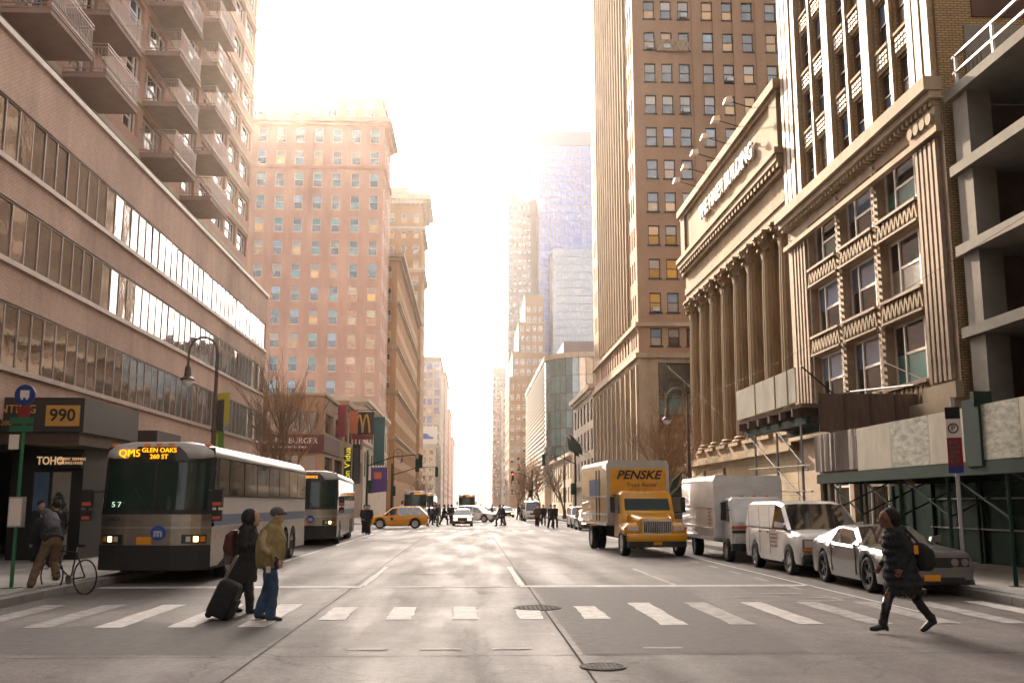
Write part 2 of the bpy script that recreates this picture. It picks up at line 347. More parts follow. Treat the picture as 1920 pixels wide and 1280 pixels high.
def holes(mb,fr,W,z0,z1,cols,rows,d=.22):
    O,U,N=fr; Z=Vector((0,0,1)); p=lambda u,v,k=0:O+U*u+Z*v-N*k
    def q(u0,u1,v0,v1):
        if u1-u0>1e-4 and v1-v0>1e-4: mb.quad(p(u0,v0),p(u1,v0),p(u1,v1),p(u0,v1))
    v=z0
    for a,b in rows:
        q(0,W,v,a); u=0
        for c,e in cols:
            q(u,c,a,b); u=e
            mb.quad(p(c,a),p(e,a),p(e,a,d),p(c,a,d)); mb.quad(p(c,b),p(e,b),p(e,b,d),p(c,b,d)); mb.quad(p(c,a),p(c,b),p(c,b,d),p(c,a,d)); mb.quad(p(e,a),p(e,b),p(e,b,d),p(e,a,d))
        q(u,W,a,b); v=b
    q(0,W,v,z1)
def fbox(mb,fr,u0,u1,v0,v1,out,inn=0,mi=0):   # box on a facade: from -inn behind the plane to +out in front
    O,U,N=fr; a=O+U*u0+N*out; b=O+U*u1-N*inn
    mb.box(min(a.x,b.x),max(a.x,b.x),min(a.y,b.y),max(a.y,b.y),v0,v1,mi)
def facade(root,wall,face,x,y,W,H,cols,rows,style='white_hung_sill',gl=('glass_dark',),z0=0,d=.22,limit=300):
    fr=frame(face,x,y); mb=MB(); holes(mb,fr,W,z0,H,cols,rows,d); o=part(mb,'wall',wall,root); n=0
    for a,b in rows[::-1]:
        for c,e in cols:
            n+=1
            if n>limit: continue
            put_window(root,fr[0]+fr[1]*((c+e)/2)-fr[2]*(d-.06)+Vector((0,0,a)),RZ[face],e-c,b-a,style,gl)
    return o,fr
def grid(W,n,w,m=None):
    s=W/n; return [(s*(k+.5)-w/2,s*(k+.5)+w/2) for k in range(n)]
def floors(z0,n,fh,h): return [(z0+fh*k,z0+fh*k+h) for k in range(n)]
def block(name,label,side,X,Y0,Y1,depth,H,wall,fc=None,sc_=None,style='dark_hung',gl=('glass_dark',),corn=(),cm=None,world=True,limit=150):
    """a building: street facade on plane X, front end at Y0; fc/sc_ = (ncols,winwidth,z0,nfloors,fh,winheight) for the end face and the street face"""
    x0,x1=(X-depth,X) if side<0 else (X,X+depth)
    t=thing(name,label,'building',(X,Y0,0),world=True)
    for spec,face,fx,fy,W in ((fc,'f',x0,Y0,depth),(sc_,'l' if side<0 else 'r',X,Y0,Y1-Y0)):
        if spec:
            n,w_,z0,nf,fh,h=spec; facade(t,wall,face,fx,fy,W,H,grid(W,n,w_),floors(z0,nf,fh,h),style,gl,limit=limit)
        else:
            mb=MB(); holes(mb,frame(face,fx,fy),W,0,H,[],[]); part(mb,'wall',wall,t)
    xb=x0 if side<0 else x1
    part(MB().quad((xb,Y0,0),(xb,Y1,0),(xb,Y1,H),(xb,Y0,H)).quad((x0,Y1,0),(x1,Y1,0),(x1,Y1,H),(x0,Y1,H)),'rear_wall',wall,t)
    part(MB().quad((x0,Y0,H-.4),(x1,Y0,H-.4),(x1,Y1,H-.4),(x0,Y1,H-.4)),'roof','concrete_dark',t)
    for z,h,pr in corn:
        part(MB().box(x0 if side<0 else x0-pr,x1+pr if side<0 else x1,Y0-pr,Y1,z,z+h).box(x0 if side<0 else x0-pr*.5,x1+pr*.5 if side<0 else x1,Y0-pr*.5,Y1,z-h*.6,z-.003),'cornice',cm or wall,t)
    return t
def water_tank(x,y,z,label):
    t=thing('water_tank',label,'water tank',(x,y,z))
    part(MB().lathe([(1.6,2),(1.6,5),(1.75,5),(.1,6.6)],14),'tank','plywood_brown',t); b=MB()
    for a in (-1.1,1.1):
        for c in (-1.1,1.1): b.box(a-.1,a+.1,c-.1,c+.1,-.4,2)
    part(b,'legs_frame','dark_frame',t)
# ------------------------------------------------------------------ left: office block with ribbon windows and its balcony tower
XL=-13.5
t=thing('office_building','pink brick office block with long ribbon windows and balconied tower above, at left','building',(XL,40,0),world=True); L1=t
Y0,Y1=16.0,65.6; fr=frame('l',XL,Y0); W=Y1-Y0
rows=[(5.75,7.62),(8.85,10.6),(11.75,13.5)]
mb=MB(); holes(mb,fr,W,4.9,15.3,[(.3,W-.2)],rows,.08); holes(mb,fr,W,0,4.9,[(.3,40),(41.5,45),(46,W-.5)],[(.0,4.2)],.5); mb.quad((XL,Y1,0),(XL-25,Y1,0),(XL-25,Y1,15.3),(XL,Y1,15.3)); part(mb,'wall','pink_brick',t)
part(MB().quad((XL-25,Y0,15),(XL,Y0,15),(XL,Y1,15),(XL-25,Y1,15)),'roof','concrete_dark',t)
mb=MB(); fbox(mb,fr,0,W+.1,15.3,15.48,.1,.4); part(mb,'coping','white_frame',t)
for a,b in rows:
    mb=MB(); fbox(mb,fr,0,W,a-.16,a-.002,.1,.25); part(mb,'window_ledge','ledge_metal',t); mb=MB(); fbox(mb,fr,.3,W-.2,b-.07,b-.003,-.03,.11); part(mb,'head_rail','bronze',t)
    n=54; s=(W-.5)/n
    me=MB().box(-.025,.025,-.025,.0,0,b-a-.08).mesh('mullion','ledge_metal'); pm=MB().quad((-s/2+.02,0,0),(s/2-.02,0,0),(s/2-.02,0,b-a-.08),(-s/2+.02,0,b-a-.08)).mesh('pane','glass_ribbon')
    for k in range(n):
        u=.3+s*(k+.5); o=link('pane',pm,t,fr[0]+fr[1]*u-fr[2]*.05+Vector((0,0,a))-t.location,PI/2); o.rotation_euler.x=random.uniform(-.012,.012); o.rotation_euler.z+=random.uniform(-.012,.012)
        link('mullion',me,t,fr[0]+fr[1]*(u-s/2)-fr[2]*.045+Vector((0,0,a))-t.location,PI/2)
# ground floor of the office block
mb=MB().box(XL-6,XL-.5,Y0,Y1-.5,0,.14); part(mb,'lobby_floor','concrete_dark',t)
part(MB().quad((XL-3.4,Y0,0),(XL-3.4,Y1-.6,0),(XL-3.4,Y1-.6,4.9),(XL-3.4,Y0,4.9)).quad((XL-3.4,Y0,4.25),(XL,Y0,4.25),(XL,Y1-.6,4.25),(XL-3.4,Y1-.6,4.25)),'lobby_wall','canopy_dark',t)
for k in range(9):
    y=35+k*3.3
    part(MB().box(XL-.5,XL-.42,y+.08,y+3.1,.3,3.3),'shop_window','glass_store',t); part(MB().box(XL-.52,XL-.3,y-.1,y+.08,.13,4.2),'pilaster','bronze',t)
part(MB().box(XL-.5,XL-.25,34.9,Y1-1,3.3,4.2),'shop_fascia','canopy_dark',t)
c=part(MB().box(-18,-11.2,29.4,34.2,3.85,4.85),'canopy','canopy_dark',t); sub(MB().box(-17.8,-11.35,29.55,34.0,3.5,3.847),'canopy_soffit','bronze',c)
sub(MB().box(-12.28,-11.32,29.36,29.398,4.02,4.62),'number_plate','gold',c); Lc=Vector((0,0,0))
text('990','number',c,(-11.8,29.35,4.32),.5,'black_paint',bold=.008,sx=1.0); text('NTING','lettering',c,(-13.1,29.385,4.5),.34,'gold'); text('5200','lettering',c,(-13.45,29.385,4.1),.2,'gold')
p=part(MB().box(XL,XL+.14,34.3,40.4,3.9,4.85),'wood_sign_panel','orange_panel',t); marks('lettering',p,(XL+.15,37.3,4.35),1.2,.45,1,'white_frame',PI/2,4)
part(MB().box(XL,XL+1.0,40.5,43.8,3.75,4.7),'awning_box','canopy_dark',t)
mat('sign_cream',(.8,.55,.32),.5,0,0,emit=.12)
# corner shop front below the canopy
s_=part(MB().box(-13.9,-11.75,31.1,31.3,.13,3.45).box(-11.95,-11.75,31.3,34,.13,3.45),'shop_front','dark_frame',t)
sub(MB().quad((-13.2,31.09,.5),(-12.75,31.09,.5),(-12.75,31.09,2.75),(-13.2,31.09,2.75)),'door_pane','glass_sky',s_); sub(MB().quad((-12.65,31.09,.3),(-12.1,31.09,.3),(-12.1,31.09,2.75),(-12.65,31.09,2.75)),'door_pane','glass_blind',s_)
sub(MB().box(-13.05,-11.78,31.0,31.098,2.85,3.3),'shop_sign','black_paint',s_); text('TOHO','lettering',s_,(-12.72,30.99,3.08),.34,'sign_cream',bold=.006,sx=.8); text('GARMENT TRIMMING\nFINDINGS HOUSE','lettering',s_,(-12.1,30.99,3.08),.12,'sign_cream',sx=.75)
# tower with balconies
XT=-14.9; fr=frame('l',XT,Y0); WT=65.2-Y0; FH=2.42; Z0=15.0
rows=[(Z0+2.1+FH*k+.75,Z0+2.1+FH*k+2.1) for k in range(18)]
cols=[(u-Y0,v-Y0) for u,v in ((18,20.6),(23,25.4),(26.2,28.8),(30,33.2),(34.8,37.6),(38.6,40.2),(41,43),(43.6,46.4),(47.6,49),(49.8,52.2),(53.2,55.2),(55.8,58.6),(59,61.8),(62.2,64.9))]
mb=MB(); holes(mb,fr,WT,15,Z0+2.1+FH*18.3,cols,rows,.25); ZT=Z0+2.1+FH*18.3
mb.quad((XT,65.2,15),(XT-20,65.2,15),(XT-20,65.2,ZT),(XT,65.2,ZT)); tw=part(mb,'tower_wall','rose_brick',t)
mb=MB(); 
for k in range(19): fbox(mb,fr,0,WT+.06,Z0+2.0+FH*k,Z0+2.28+FH*k,.06,.1)
sub(mb,'floor_bands','pale_stone',tw)
for c,e in cols:
    for a,b in rows[:9]: put_window(t,fr[0]+fr[1]*((c+e)/2)-fr[2]*.2+Vector((0,0,a)),PI/2,e-c,b-a,'white_tri',('glass_ribbon','glass_blind','glass_sky'))
part(MB().quad(*[(XT-.24,y,z) for y,z in ((Y0,rows[9][0]),(Y0+WT,rows[9][0]),(Y0+WT,ZT),(Y0,ZT))]),'upper_glazing','glass_ribbon',t)
part(MB().quad((XT-20,Y0,ZT-.2),(XT,Y0,ZT-.2),(XT,65.2,ZT-.2),(XT-20,65.2,ZT-.2)),'tower_roof','concrete_dark',t)
mat('balcony_slab',(.40,.29,.25),.85,0,.12); mat('rail_paint',(.42,.34,.32),.45,.3,.05)
sl_=MB().box(0,1.62,0,3.5,0,.16).box(.0,1.65,-.02,3.52,.163,.22).mesh('balcony_slab','balcony_slab'); b=MB()
for z in (.32,1.15,1.28): b.box(.04,1.62,0,.03,z,z+.04).box(1.59,1.62,.03,3.47,z,z+.04).box(.04,1.62,3.47,3.5,z,z+.04)
k=.1
while k<1.55: b.box(k,k+.02,.008,.024,.36,1.15).box(k,k+.02,3.476,3.492,.36,1.15); k+=.13
k=.1
while k<3.45: b.box(1.597,1.613,k,k+.02,.36,1.15); k+=.13
rl=b.mesh('railing','rail_paint')
for yb in (22,29.9,34.7,43.2,49.5):
    for k in range(7):
        o=link('balcony',sl_,t,Vector((XT,yb,17.05+FH*k))-t.location); link('railing',rl,o,(0,0,0))
block('added_brick_block','brown brick block added unseen behind the viewpoint to shade and reflect, left-hand side',-1,XL,-120,15.5,25,42,'brown_brick',None,(26,2.6,4.6,9,4.1,2.4),'white_hung',('glass_dark','glass_blind','glass_sky'),((41,1,.8),),limit=120)  # added out of view: cuts sky light from behind, darkens vehicle fronts and reflections
block('added_stone_block','tan stone block added unseen behind the viewpoint to shade and reflect, right-hand side',1,15.0,-120,1.5,25,38,'limestone',None,(26,2.6,4.6,8,4.1,2.4),'white_hung',('glass_dark','glass_blind','glass_sky'),((37,1,.8),),limit=120)  # unseen counterpart on the right, added to block sky light and fill reflections
# ------------------------------------------------------------------ left: burger corner, low shops, pink tower, far row
t=thing('burger_building','low brown corner building with maroon burger restaurant sign','building',(XL,92.8,0),world=True)
mb=MB(); holes(mb,frame('f',-36,92.8),22.5,0,11.7,[(2,8),(16.9,21.9)],[(.4,6.2),(8.35,10.25)],.3); holes(mb,frame('l',XL,92.8),15.2,0,11.7,[(1,6.5),(8,14)],[(.4,6.2),(8.35,10.25)],.3)
mb.quad((-36,108,0),(XL,108,0),(XL,108,11.7),(-36,108,11.7)); part(mb,'wall','brown_brick',t); part(MB().quad((-36,92.8,11.3),(XL,92.8,11.3),(XL,108,11.3),(-36,108,11.3)),'roof','concrete_dark',t)
for u0,u1 in ((2,8),(16.9,21.9)):
    for a,b in ((.4,6.2),(8.35,10.25)):
        o=part(MB().quad((-36+u0,93.08,a),(-36+u1,93.08,a),(-36+u1,93.08,b),(-36+u0,93.08,b)),'window','glass_store',t); f=MB()
        for k in range(4): x=-36+u0+(u1-u0)*k/3; f.box(x-.05,x+.05,92.98,93.06,a,b)
        sub(f,'window_bars','dark_frame',o)
for u0,u1 in ((1,6.5),(8,14)):
    for a,b in ((.4,6.2),(8.35,10.25)): part(MB().quad((XL-.28,92.8+u0,a),(XL-.28,92.8+u1,a),(XL-.28,92.8+u1,b),(XL-.28,92.8+u0,b)),'window','glass_store',t)
s_=part(MB().box(-19.6,XL+.12,92.5,92.797,6.5,8.1).box(XL+.003,XL+.12,92.8,104,6.5,8.1),'sign_band','maroon',t)
text('5BORO BURGER','lettering',s_,(-16.6,92.48,7.5),.72,'white_frame',bold=.01); marks('small_lettering',s_,(-16.6,92.49,6.95),3.2,.3,1,'white_frame',0,6)
part(MB().box(-36,XL+.15,92.65,108,11.7,11.95),'coping','limestone',t)
block('shop_building','narrow dark brown shop building hung with vertical signs',-1,XL-.05,108.3,127.5,20,12.8,'brown_brick',None,(5,2.2,4.5,2,4,2.4),'dark_tri',('glass_dark','glass_store'),((12.3,.5,.5),))
block('stone_shop_building','white stone low building with tall windows below the pink tower',-1,XL,128,164,22,15.2,'pale_stone',None,(8,2.2,5.2,2,4.7,3.2),'dark_hung',('glass_dark','glass_sky'),((14.6,.5,.6),(9.3,.25,.2)))
GLP=[('glass_dark','glass_teal'),('glass_dark','glass_teal'),('glass_amber','glass_blind'),('glass_dark','glass_blind'),('glass_teal','glass_dark'),('glass_dark','glass_sky')]
mat('pink_wall',(.50,.335,.265),.85,0,.2,.35,.1,6,stretch=(1,1,.25))
pk=block('pink_tower','tall pink masonry tower with rows of white framed sash windows',-1,-15.1,165,179.8,38.4,67,'pink_wall',(12,1.5,19.5,12,3.97,2.5),(5,1.3,19.5,12,3.97,2.5),'white_hung_sill',GLP,((66.6,.7,1.3),(58.6,.4,.3),(17.2,.5,.25)),'rose_brick')
part(MB().box(-53,-15.6,165.8,179.5,67.3,71.3),'penthouse','pink_wall',pk); part(MB().box(-53,-15.2,165.3,179.7,71.3,71.9),'penthouse_cornice','rose_brick',pk)
for k in range(11): put_window(pk,Vector((-17.8-3.2*k,165.77,68.2)),0,1.5,2.2,'white_hung',GLP)
l6=block('orange_brick_building','orange brown loft building with stacked light cornices seen edge on',-1,XL,180,252,30,47.5,'orange_brick',(8,1.6,6,10,4.1,2.3),(22,1.7,6,10,4.1,2.4),'white_hung',('glass_dark','glass_blind','glass_amber'),((46.6,.9,1.2),(38,.4,.6),(29.8,.4,.5),(21.6,.4,.6),(13.4,.4,.5)),'limestone')
l7=block('ornate_tower','tall ornate orange brick tower with arched top windows and heavy cornice',-1,-13.2,262,284,30,84,'orange_brick',(9,1.3,8,17,4.3,2.6),(6,1.3,8,17,4.3,2.6),'white_hung',('glass_dark','glass_amber','glass_blind'),((83,1.6,2.2),(75,.6,.8),(63.5,.6,.9),(8,.5,.5)),'pale_stone')
part(MB().box(-40,-17,264,282,84.6,87.5),'attic','pale_stone',l7); mb=MB()
for k in range(24): mb.box(-43+k*1.25,-42.4+k*1.25,259.9,261,81.6,82.9)
part(mb,'dentils','pale_stone',l7)
mb=MB()
for k in range(9):
    for z in (66.4,70.7):
        x=-43.2+30/9*(k+.5); mb.prism([(x+1.15*math.cos(a),z+3+.9*math.sin(a)) for a in [PI*j/8 for j in range(9)]]+[(x-.85+1.7*j/6,z+3+.62*math.sin(PI*(1-j/6))) for j in range(7)],'y',261.6,261.99)
part(mb,'window_arches','pale_stone',l7)
l8=block('grey_glass_building','grey glazed block behind the ornate tower, with rooftop tank',-1,-13.7,450,520,30,68,'pale_stone',(10,2.2,6,15,4,2.8),(12,2.6,6,15,4,2.4),'dark_hung',('glass_sky','glass_tower'),((67,.8,.6),),None)
water_tank(-24,456,67.6,'round rooftop water tank on the grey glazed block')
b=thing('billboard','pale billboard with a blue car picture above the far left shops','billboard',(-17,420,26)); part(MB().box(-4,3.4,0,.3,.5,8),'panel','white_frame',b)
mat('blue_print',(.05,.1,.3),.5,0,.1); part(MB().prism([(-3.2,2.6),(1.6,2.6),(1.9,3.3),(.2,3.8),(-1,4.9),(-2.6,4.9),(-3.2,3.9)],'y',-.03,-.002),'picture','blue_print',b); part(MB().box(-3,-2.6,.3,.7,-12,8).box(2,2.4,.3,.7,-12,8),'posts','dark_frame',b)
part(MB().box(-5,5,.4,12,-26,-.2),'plinth_building','pale_stone',b)
block('white_loft_building','cream low-rise with square windows under the billboard',-1,-14,405,419,24,25.5,'pale_stone',(8,1.4,4,6,3.5,2),(4,1.6,4,6,3.5,2),'dark_hung',('glass_dark',),((25,.5,.5),))
for i,(x,y0,y1,h,m,lb) in enumerate(((-13.4,535,610,72,'pink_wall','far pinkish masonry block, fourth back on the left'),(-13.2,640,720,62,'rose_brick','far stepped rose block behind the pinkish one'),(-13,760,860,52,'pink_wall','farthest low block on the left before the skyline'))):
    block('far_building',lb,-1,x,y0,y1,40,h,m,(9,2,5,int((h-8)/4),4,2.3),(10,3,5,int((h-8)/4),4,2.2),'dark_hung',('glass_dark','glass_sky'),((h-.8,.8,.8),),limit=110)
# ------------------------------------------------------------------ right: far row
block('slim_far_tower','slim far grey tower on the right closing the avenue',1,14.2,620,660,9,86,'pink_wall',(4,1.3,6,19,4,2.2),(8,2,6,19,4,2.2),'dark_hung',('glass_dark','glass_sky'))
block('slim_far_annex','lower block beside the slim far tower',1,19.5,600,640,20,70,'pale_stone',(6,1.6,6,15,4,2.2),(8,2,6,15,4,2.2),'dark_hung',('glass_dark','glass_sky'))
mat('crown_panel',(.26,.24,.32),.6,0,.1); mat('grey_slab',(.27,.22,.21),.8,0,.1,.3); mat('brown_setback',(.30,.18,.10),.85,0,.15,.3)
g=block('grey_tower','tall slim grey tower with vertical piers in the haze',1,16.9,440,470,10.5,139,'grey_slab',(5,1.2,5,38,3.5,1.9),(10,1.8,5,38,3.5,1.9),'dark_hung',('glass_dark','glass_sky'),limit=190)
part(MB().box(27.4,30.2,446,470,0,141.5).box(18,20.5,443,450,138.7,142.5),'pier','grey_slab',g)
b=block('setback_building','brown brick building stepping back in tiers below the grey tower',1,15,380,425,14,50,'brown_setback',(6,1.3,5,11,4,2.2),(10,2,5,11,4,2.2),'white_hung',('glass_dark','glass_blind'))
for x0,y0,z0,z1 in ((16.4,382,50,59.5),(18.8,384,59.5,71.5),(21.5,386,71.5,83)):
    part(MB().box(x0,29,y0,424,z0-.3,z1),'tier','brown_setback',b); part(MB().box(x0-.2,29,y0-.2,424,z1+.002,z1+.6),'tier_coping','limestone',b)
    for k in range(int((29-x0)/2.4)):
        for j in range(int((z1-z0)/4)): put_window(b,Vector((x0+1.4+2.4*k,y0-.04,z0+1+4*j)),0,1.3,2.2,'white_hung',('glass_dark','glass_blind'))
g=thing('glass_tower','tallest blue glass curtain wall tower with solid pale crown','building',(30.3,430,0),world=True)
def curtain(root,x0,x1,y,z0,z1,nx,nz,gm,mm,dep=26):
    part(MB().box(x0+.02,x1-.02,y+.3,y+dep,z0,z1),'core',mm,root); dx=(x1-x0)/nx; dz=(z1-z0)/nz
    me=MB().quad((0,0,0),(dx-.16,0,0),(dx-.16,0,dz-.28),(0,0,dz-.28)).mesh('pane',gm); n=0; rest=MB()
    for j in range(nz):
        for i in range(nx):
            n+=1; X=x0+dx*i+.08; Zz=z0+dz*j+.14
            if n<=150:
                o=link('pane',me,root,Vector((X,y+.2,Zz))-root.location); o.rotation_euler.z=random.uniform(-.008,.008); o.rotation_euler.x=random.uniform(-.008,.008)
            else: rest.quad((X,y+.2,Zz),(X+dx-.16,y+.2,Zz),(X+dx-.16,y+.2,Zz+dz-.28),(X,y+.2,Zz+dz-.28))
    if rest.v: part(rest,'pane_field',gm,root,kind='stuff')
curtain(g,30.3,54.3,430,0,162,14,46,'glass_tower','grey_slab')
part(MB().box(30.2,54.4,429.9,456.2,162.2,169),'crown','crown_panel',g); part(MB().tube([(50,432,168.5),(53.5,432,171.5),(54,432,169)],.15,5),'davit','steel',g)
g2=thing('glass_annex','darker glass slab standing in front of the blue tower','building',(34.8,415,0),world=True); curtain(g2,34.9,53.5,415,0,110,11,32,'glass_sky','grey_slab',14)
# curved glass building
g=thing('curved_glass_building','low curved glass building with horizontal louvres on its street side','building',(15,190,0),world=True)
path=[(15.2,268)]+[(15.2,262-6*k) for k in range(11)]; cx,cy,r=24,201,8.8
path+=[(cx-r*math.cos(a),cy-r*math.sin(a)) for a in [PI/2*k/10 for k in range(11)]]+[(28,192.2),(34,192.2),(44,192.2)]
mb=MB(); band=[MB(),MB()]; lou=MB(); H=30.5
for i in range(len(path)-1):
    a=Vector((*path[i],0)); b=Vector((*path[i+1],0)); d=(b-a).normalized(); nrm=Vector((d.y,-d.x,0)); nrm=nrm if nrm.dot(Vector((-1,-1,0)))>0 else -nrm
    mb.quad(a,b,b+Vector((0,0,H)),a+Vector((0,0,H)))
    if i<12:
        for k in range(26):
            z=6.2+k*.92; o=nrm*.35; lou.quad(a+o+Vector((0,0,z)),b+o+Vector((0,0,z)),b+o*.3+Vector((0,0,z+.5)),a+o*.3+Vector((0,0,z+.5)))
    else:
        for k in range(7):
            p0=a+d*.04+nrm*.06+Vector((0,0,6.1+k*3.45)); p1=b-d*.04+nrm*.06+Vector((0,0,6.1+k*3.45)); nn=max(1,int((b-a).length/1.7))
            for j in range(nn):
                q0=p0.lerp(p1,j/nn+.02); q1=p0.lerp(p1,(j+1)/nn-.02); part(MB().quad(q0,q1,q1+Vector((0,0,3.3)),q0+Vector((0,0,3.3))),'pane','glass_curve',g)
    for q_,(z0,z1,e) in enumerate(((0,5.6,.3),(30.2,31.2,.35))):
        o=nrm*e; band[q_].quad(a+o+Vector((0,0,z0)),b+o+Vector((0,0,z0)),b+o+Vector((0,0,z1)),a+o+Vector((0,0,z1))); band[q_].quad(a+Vector((0,0,z1)),b+Vector((0,0,z1)),b+o+Vector((0,0,z1)),a+o+Vector((0,0,z1)))
part(mb,'curved_wall','bronze',g); part(band[0],'plinth_band','pale_stone',g); part(band[1],'roof_band','pale_stone',g); part(lou,'louvres','limestone',g,kind='stuff')
part(MB().prism(path+[(44,268)],'z',H-.3,H),'roof','concrete_dark',g); part(MB().box(19,40,200,250,H,34.5),'roof_plant','grey_slab',g)
bg_=block('flag_building','cream low building with flagpoles beyond the tall brown tower',1,15,120.5,143,22,16.2,'pale_stone',None,(6,2,4.8,3,3.6,2.6),'dark_hung',('glass_dark','glass_blind','glass_sky'),((15.6,.6,.7),(4,.4,.4)))
for y in (123,127):
    o=part(MB().tube([(15,y,7.5),(12.2,y-1,10.4)],.05,6),'flagpole','white_frame',bg_); sub(MB().quad((12.3,y-1,10.3),(13.6,y-.55,8.95),(13.9,y-.4,7.6),(12.5,y-.9,8.6)),'flag','green_paint',o)
block('plaza_pavilion','pale stone hall behind the bare plaza trees',1,15.4,150,188,24,9.5,'pale_stone',(6,1.8,2,2,3.6,2.4),(9,1.8,2,2,3.6,2.4),'dark_hung',('glass_dark',),((9,.5,.5),))
# ------------------------------------------------------------------ right: tall brown tower across the side street
XR=15.0
t=thing('brown_tower','tall brown brick office tower with sunlit piers behind the bank','building',(XR,87.2,0),world=True); HT=84
colx=[16.6,18.2,19.85,22.15,24.05,25.95,28.2,30.4,32.2,34,36.2,38,40]; cols=[(x-.52-XR,x+.52-XR) for x in colx]; W=27
rows=[(15.7,17.3)]+[(18.75+3.13*k,20.55+3.13*k) for k in range(20)]
GLT=[('glass_amber','glass_amber'),('glass_amber','glass_blind'),('glass_dark','glass_blind'),('glass_dark','glass_blind'),('glass_dark','glass_dark'),('glass_blind','glass_sky'),('glass_amber','glass_dark')]
facade(t,'tower_brick','f',XR,87.2,W,HT,cols,rows,'dark_hung_sill',GLT,z0=14.6)
ft=frame('f',XR,87.2)
for u in (6.05,8.05,9.95,12.1): 
    mb=MB(); fbox(mb,ft,u-.42,u+.42,18.2,HT,.14); part(mb,'pilaster','tower_brick',t)
b=MB(); fbox(b,ft,2.2,5.2,43.6,44.7,.35); o=part(b,'balconet','terracotta',t); b=MB()
for k in range(6): b.tube([XRp for XRp in ((17.4+k*.5,86.83,43.7),(17.9+k*.5,86.83,44.6))],.04,4).tube([(17.9+k*.5,86.83,43.7),(17.4+k*.5,86.83,44.6)],.04,4)
sub(b,'lattice','limestone',o)
acm=MB().box(-.3,.3,-.35,.1,0,.38).mesh('air_conditioner','galv')
for k in range(16): link('air_conditioner',acm,t,Vector((random.choice(colx[:8]),87.12,random.choice(rows[1:12])[0]+.05))-t.location)
# street side: thin piers between dark window slots
fs=frame('r',XR,87.2); WS=32; sc1=[(.9,1.5),(2.1,2.7),(3.3,3.9)]+[(5.2+1.75*k,6.1+1.75*k) for k in range(12)]+[(27.2,27.8),(28.5,29.1),(29.9,30.5)]
mb=MB(); holes(mb,fs,WS,14.6,HT,sc1,rows,.3); part(mb,'wall','tower_brick',t)
for i,(c,e) in enumerate(sc1):
    for a,b in rows[:18]: put_window(t,fs[0]+fs[1]*((c+e)/2)-fs[2]*.24+Vector((0,0,a)),-PI/2,e-c,b-a,'dark_hung',('glass_dark','glass_amber'))
for k in range(13):
    mb=MB(); fbox(mb,fs,4.72+1.75*k,5.0+1.75*k,18.2,HT-8,.22); part(mb,'pier','limestone',t)
for z,h,p_ in ((17.45,.35,.3),(14.6,.45,.35),(HT-.8,.8,.8)): part(MB().box(XR-p_,XR+27,87.2-p_,119.2,z,z+h),'cornice','limestone',t)
part(MB().quad((42,87.2,0),(42,119.2,0),(42,119.2,HT),(42,87.2,HT)).quad((XR,119.2,0),(42,119.2,0),(42,119.2,HT),(XR,119.2,HT)).quad((XR,87.2,HT-.5),(42,87.2,HT-.5),(42,119.2,HT-.5),(XR,119.2,HT-.5)),'rear_wall','tower_brick',t)
# three storey glazed base
mb=MB(); bc=[(1.7,5.0),(6.3,9.6),(11,14.4),(15.8,19.2),(20.6,24)]; holes(mb,ft,W,0,14.6,bc,[(.5,4.4),(5,14.2)],.35); bs=[(1+3.1*k,3.1+3.1*k) for k in range(10)]; holes(mb,fs,WS,0,14.6,bs,[(.5,4.4),(5,14.2)],.35); part(mb,'base_wall','limestone',t)
for fr_,cs,rz in ((ft,bc,0),(fs,bs,-PI/2)):
    for c,e in cs:
        for a,b in ((.5,4.4),(5,8),(8.1,11.1),(11.2,14.2)): put_window(t,fr_[0]+fr_[1]*((c+e)/2)-fr_[2]*.28+Vector((0,0,a)),rz,e-c,b-a,'dark_tri',(('glass_store','glass_teal'),('glass_dark','glass_store'),('glass_dark','glass_blind')))
mb=MB()
for k in range(11): fbox(mb,fs,.25+3.1*k,.7+3.1*k,.3,14,.25)
part(mb,'pilasters','limestone',t)
sg=part(MB().box(17.2,20.6,86.75,86.95,2.6,4.6),'shop_sign','green_paint',t); text('Pri\nSal',"lettering",sg,(18.9,86.73,3.6),.8,'white_frame')
# ------------------------------------------------------------------ right: columned bank
t=thing('bank_building','columned stone bank with giant Corinthian columns and raised letters on its attic','building',(XR,46,0),world=True)
Ya,Yb=45.3,67.2; fr=frame('r',XR,Ya); W=Yb-Ya
mb=MB(); holes(mb,fr,W,0,4.2,[(13.3,14.9),(18.2,19.6)],[(.5,3.5)],.4); mb.quad((XR,Yb,0),(XR+20,Yb,0),(XR+20,Yb,4.2),(XR,Yb,4.2)); part(mb,'base_wall','bank_ashlar',t)
for u0,u1 in ((13.3,14.9),(18.2,19.6)):
    o=part(MB().quad((XR+.38,Ya+u0,.5),(XR+.38,Ya+u1,.5),(XR+.38,Ya+u1,3.5),(XR+.38,Ya+u0,3.5)),'window','glass_dark',t); f=MB(); fbox(f,fr,u0-.28,u0,.4,3.5,.12); fbox(f,fr,u1,u1+.28,.4,3.5,.12); fbox(f,fr,u0-.35,u1+.35,3.5,3.85,.16); sub(f,'window_surround','limestone',o)
b=MB(); fbox(b,fr,-.2,W+.2,4.2,4.45,.45,1.4); fbox(b,fr,-.1,W+.1,4.45,4.95,.3,1.4); part(b,'plinth_ledge','bank_stone',t)
part(MB().quad((XR+1.3,Ya,4.9),(XR+1.3,Yb,4.9),(XR+1.3,Yb,22),(XR+1.3,Ya,22)).quad((XR+1.3,Yb,4.2),(XR+20,Yb,4.2),(XR+20,Yb,22),(XR+1.3,Yb,22)),'cella_wall','bank_stone',t)
for k in range(7):
    y=Ya+2.6+2.85*k; part(MB().box(XR+1.22,XR+1.298,y+.55,y+1.75,5.6,13),'tall_window','glass_dark',t)
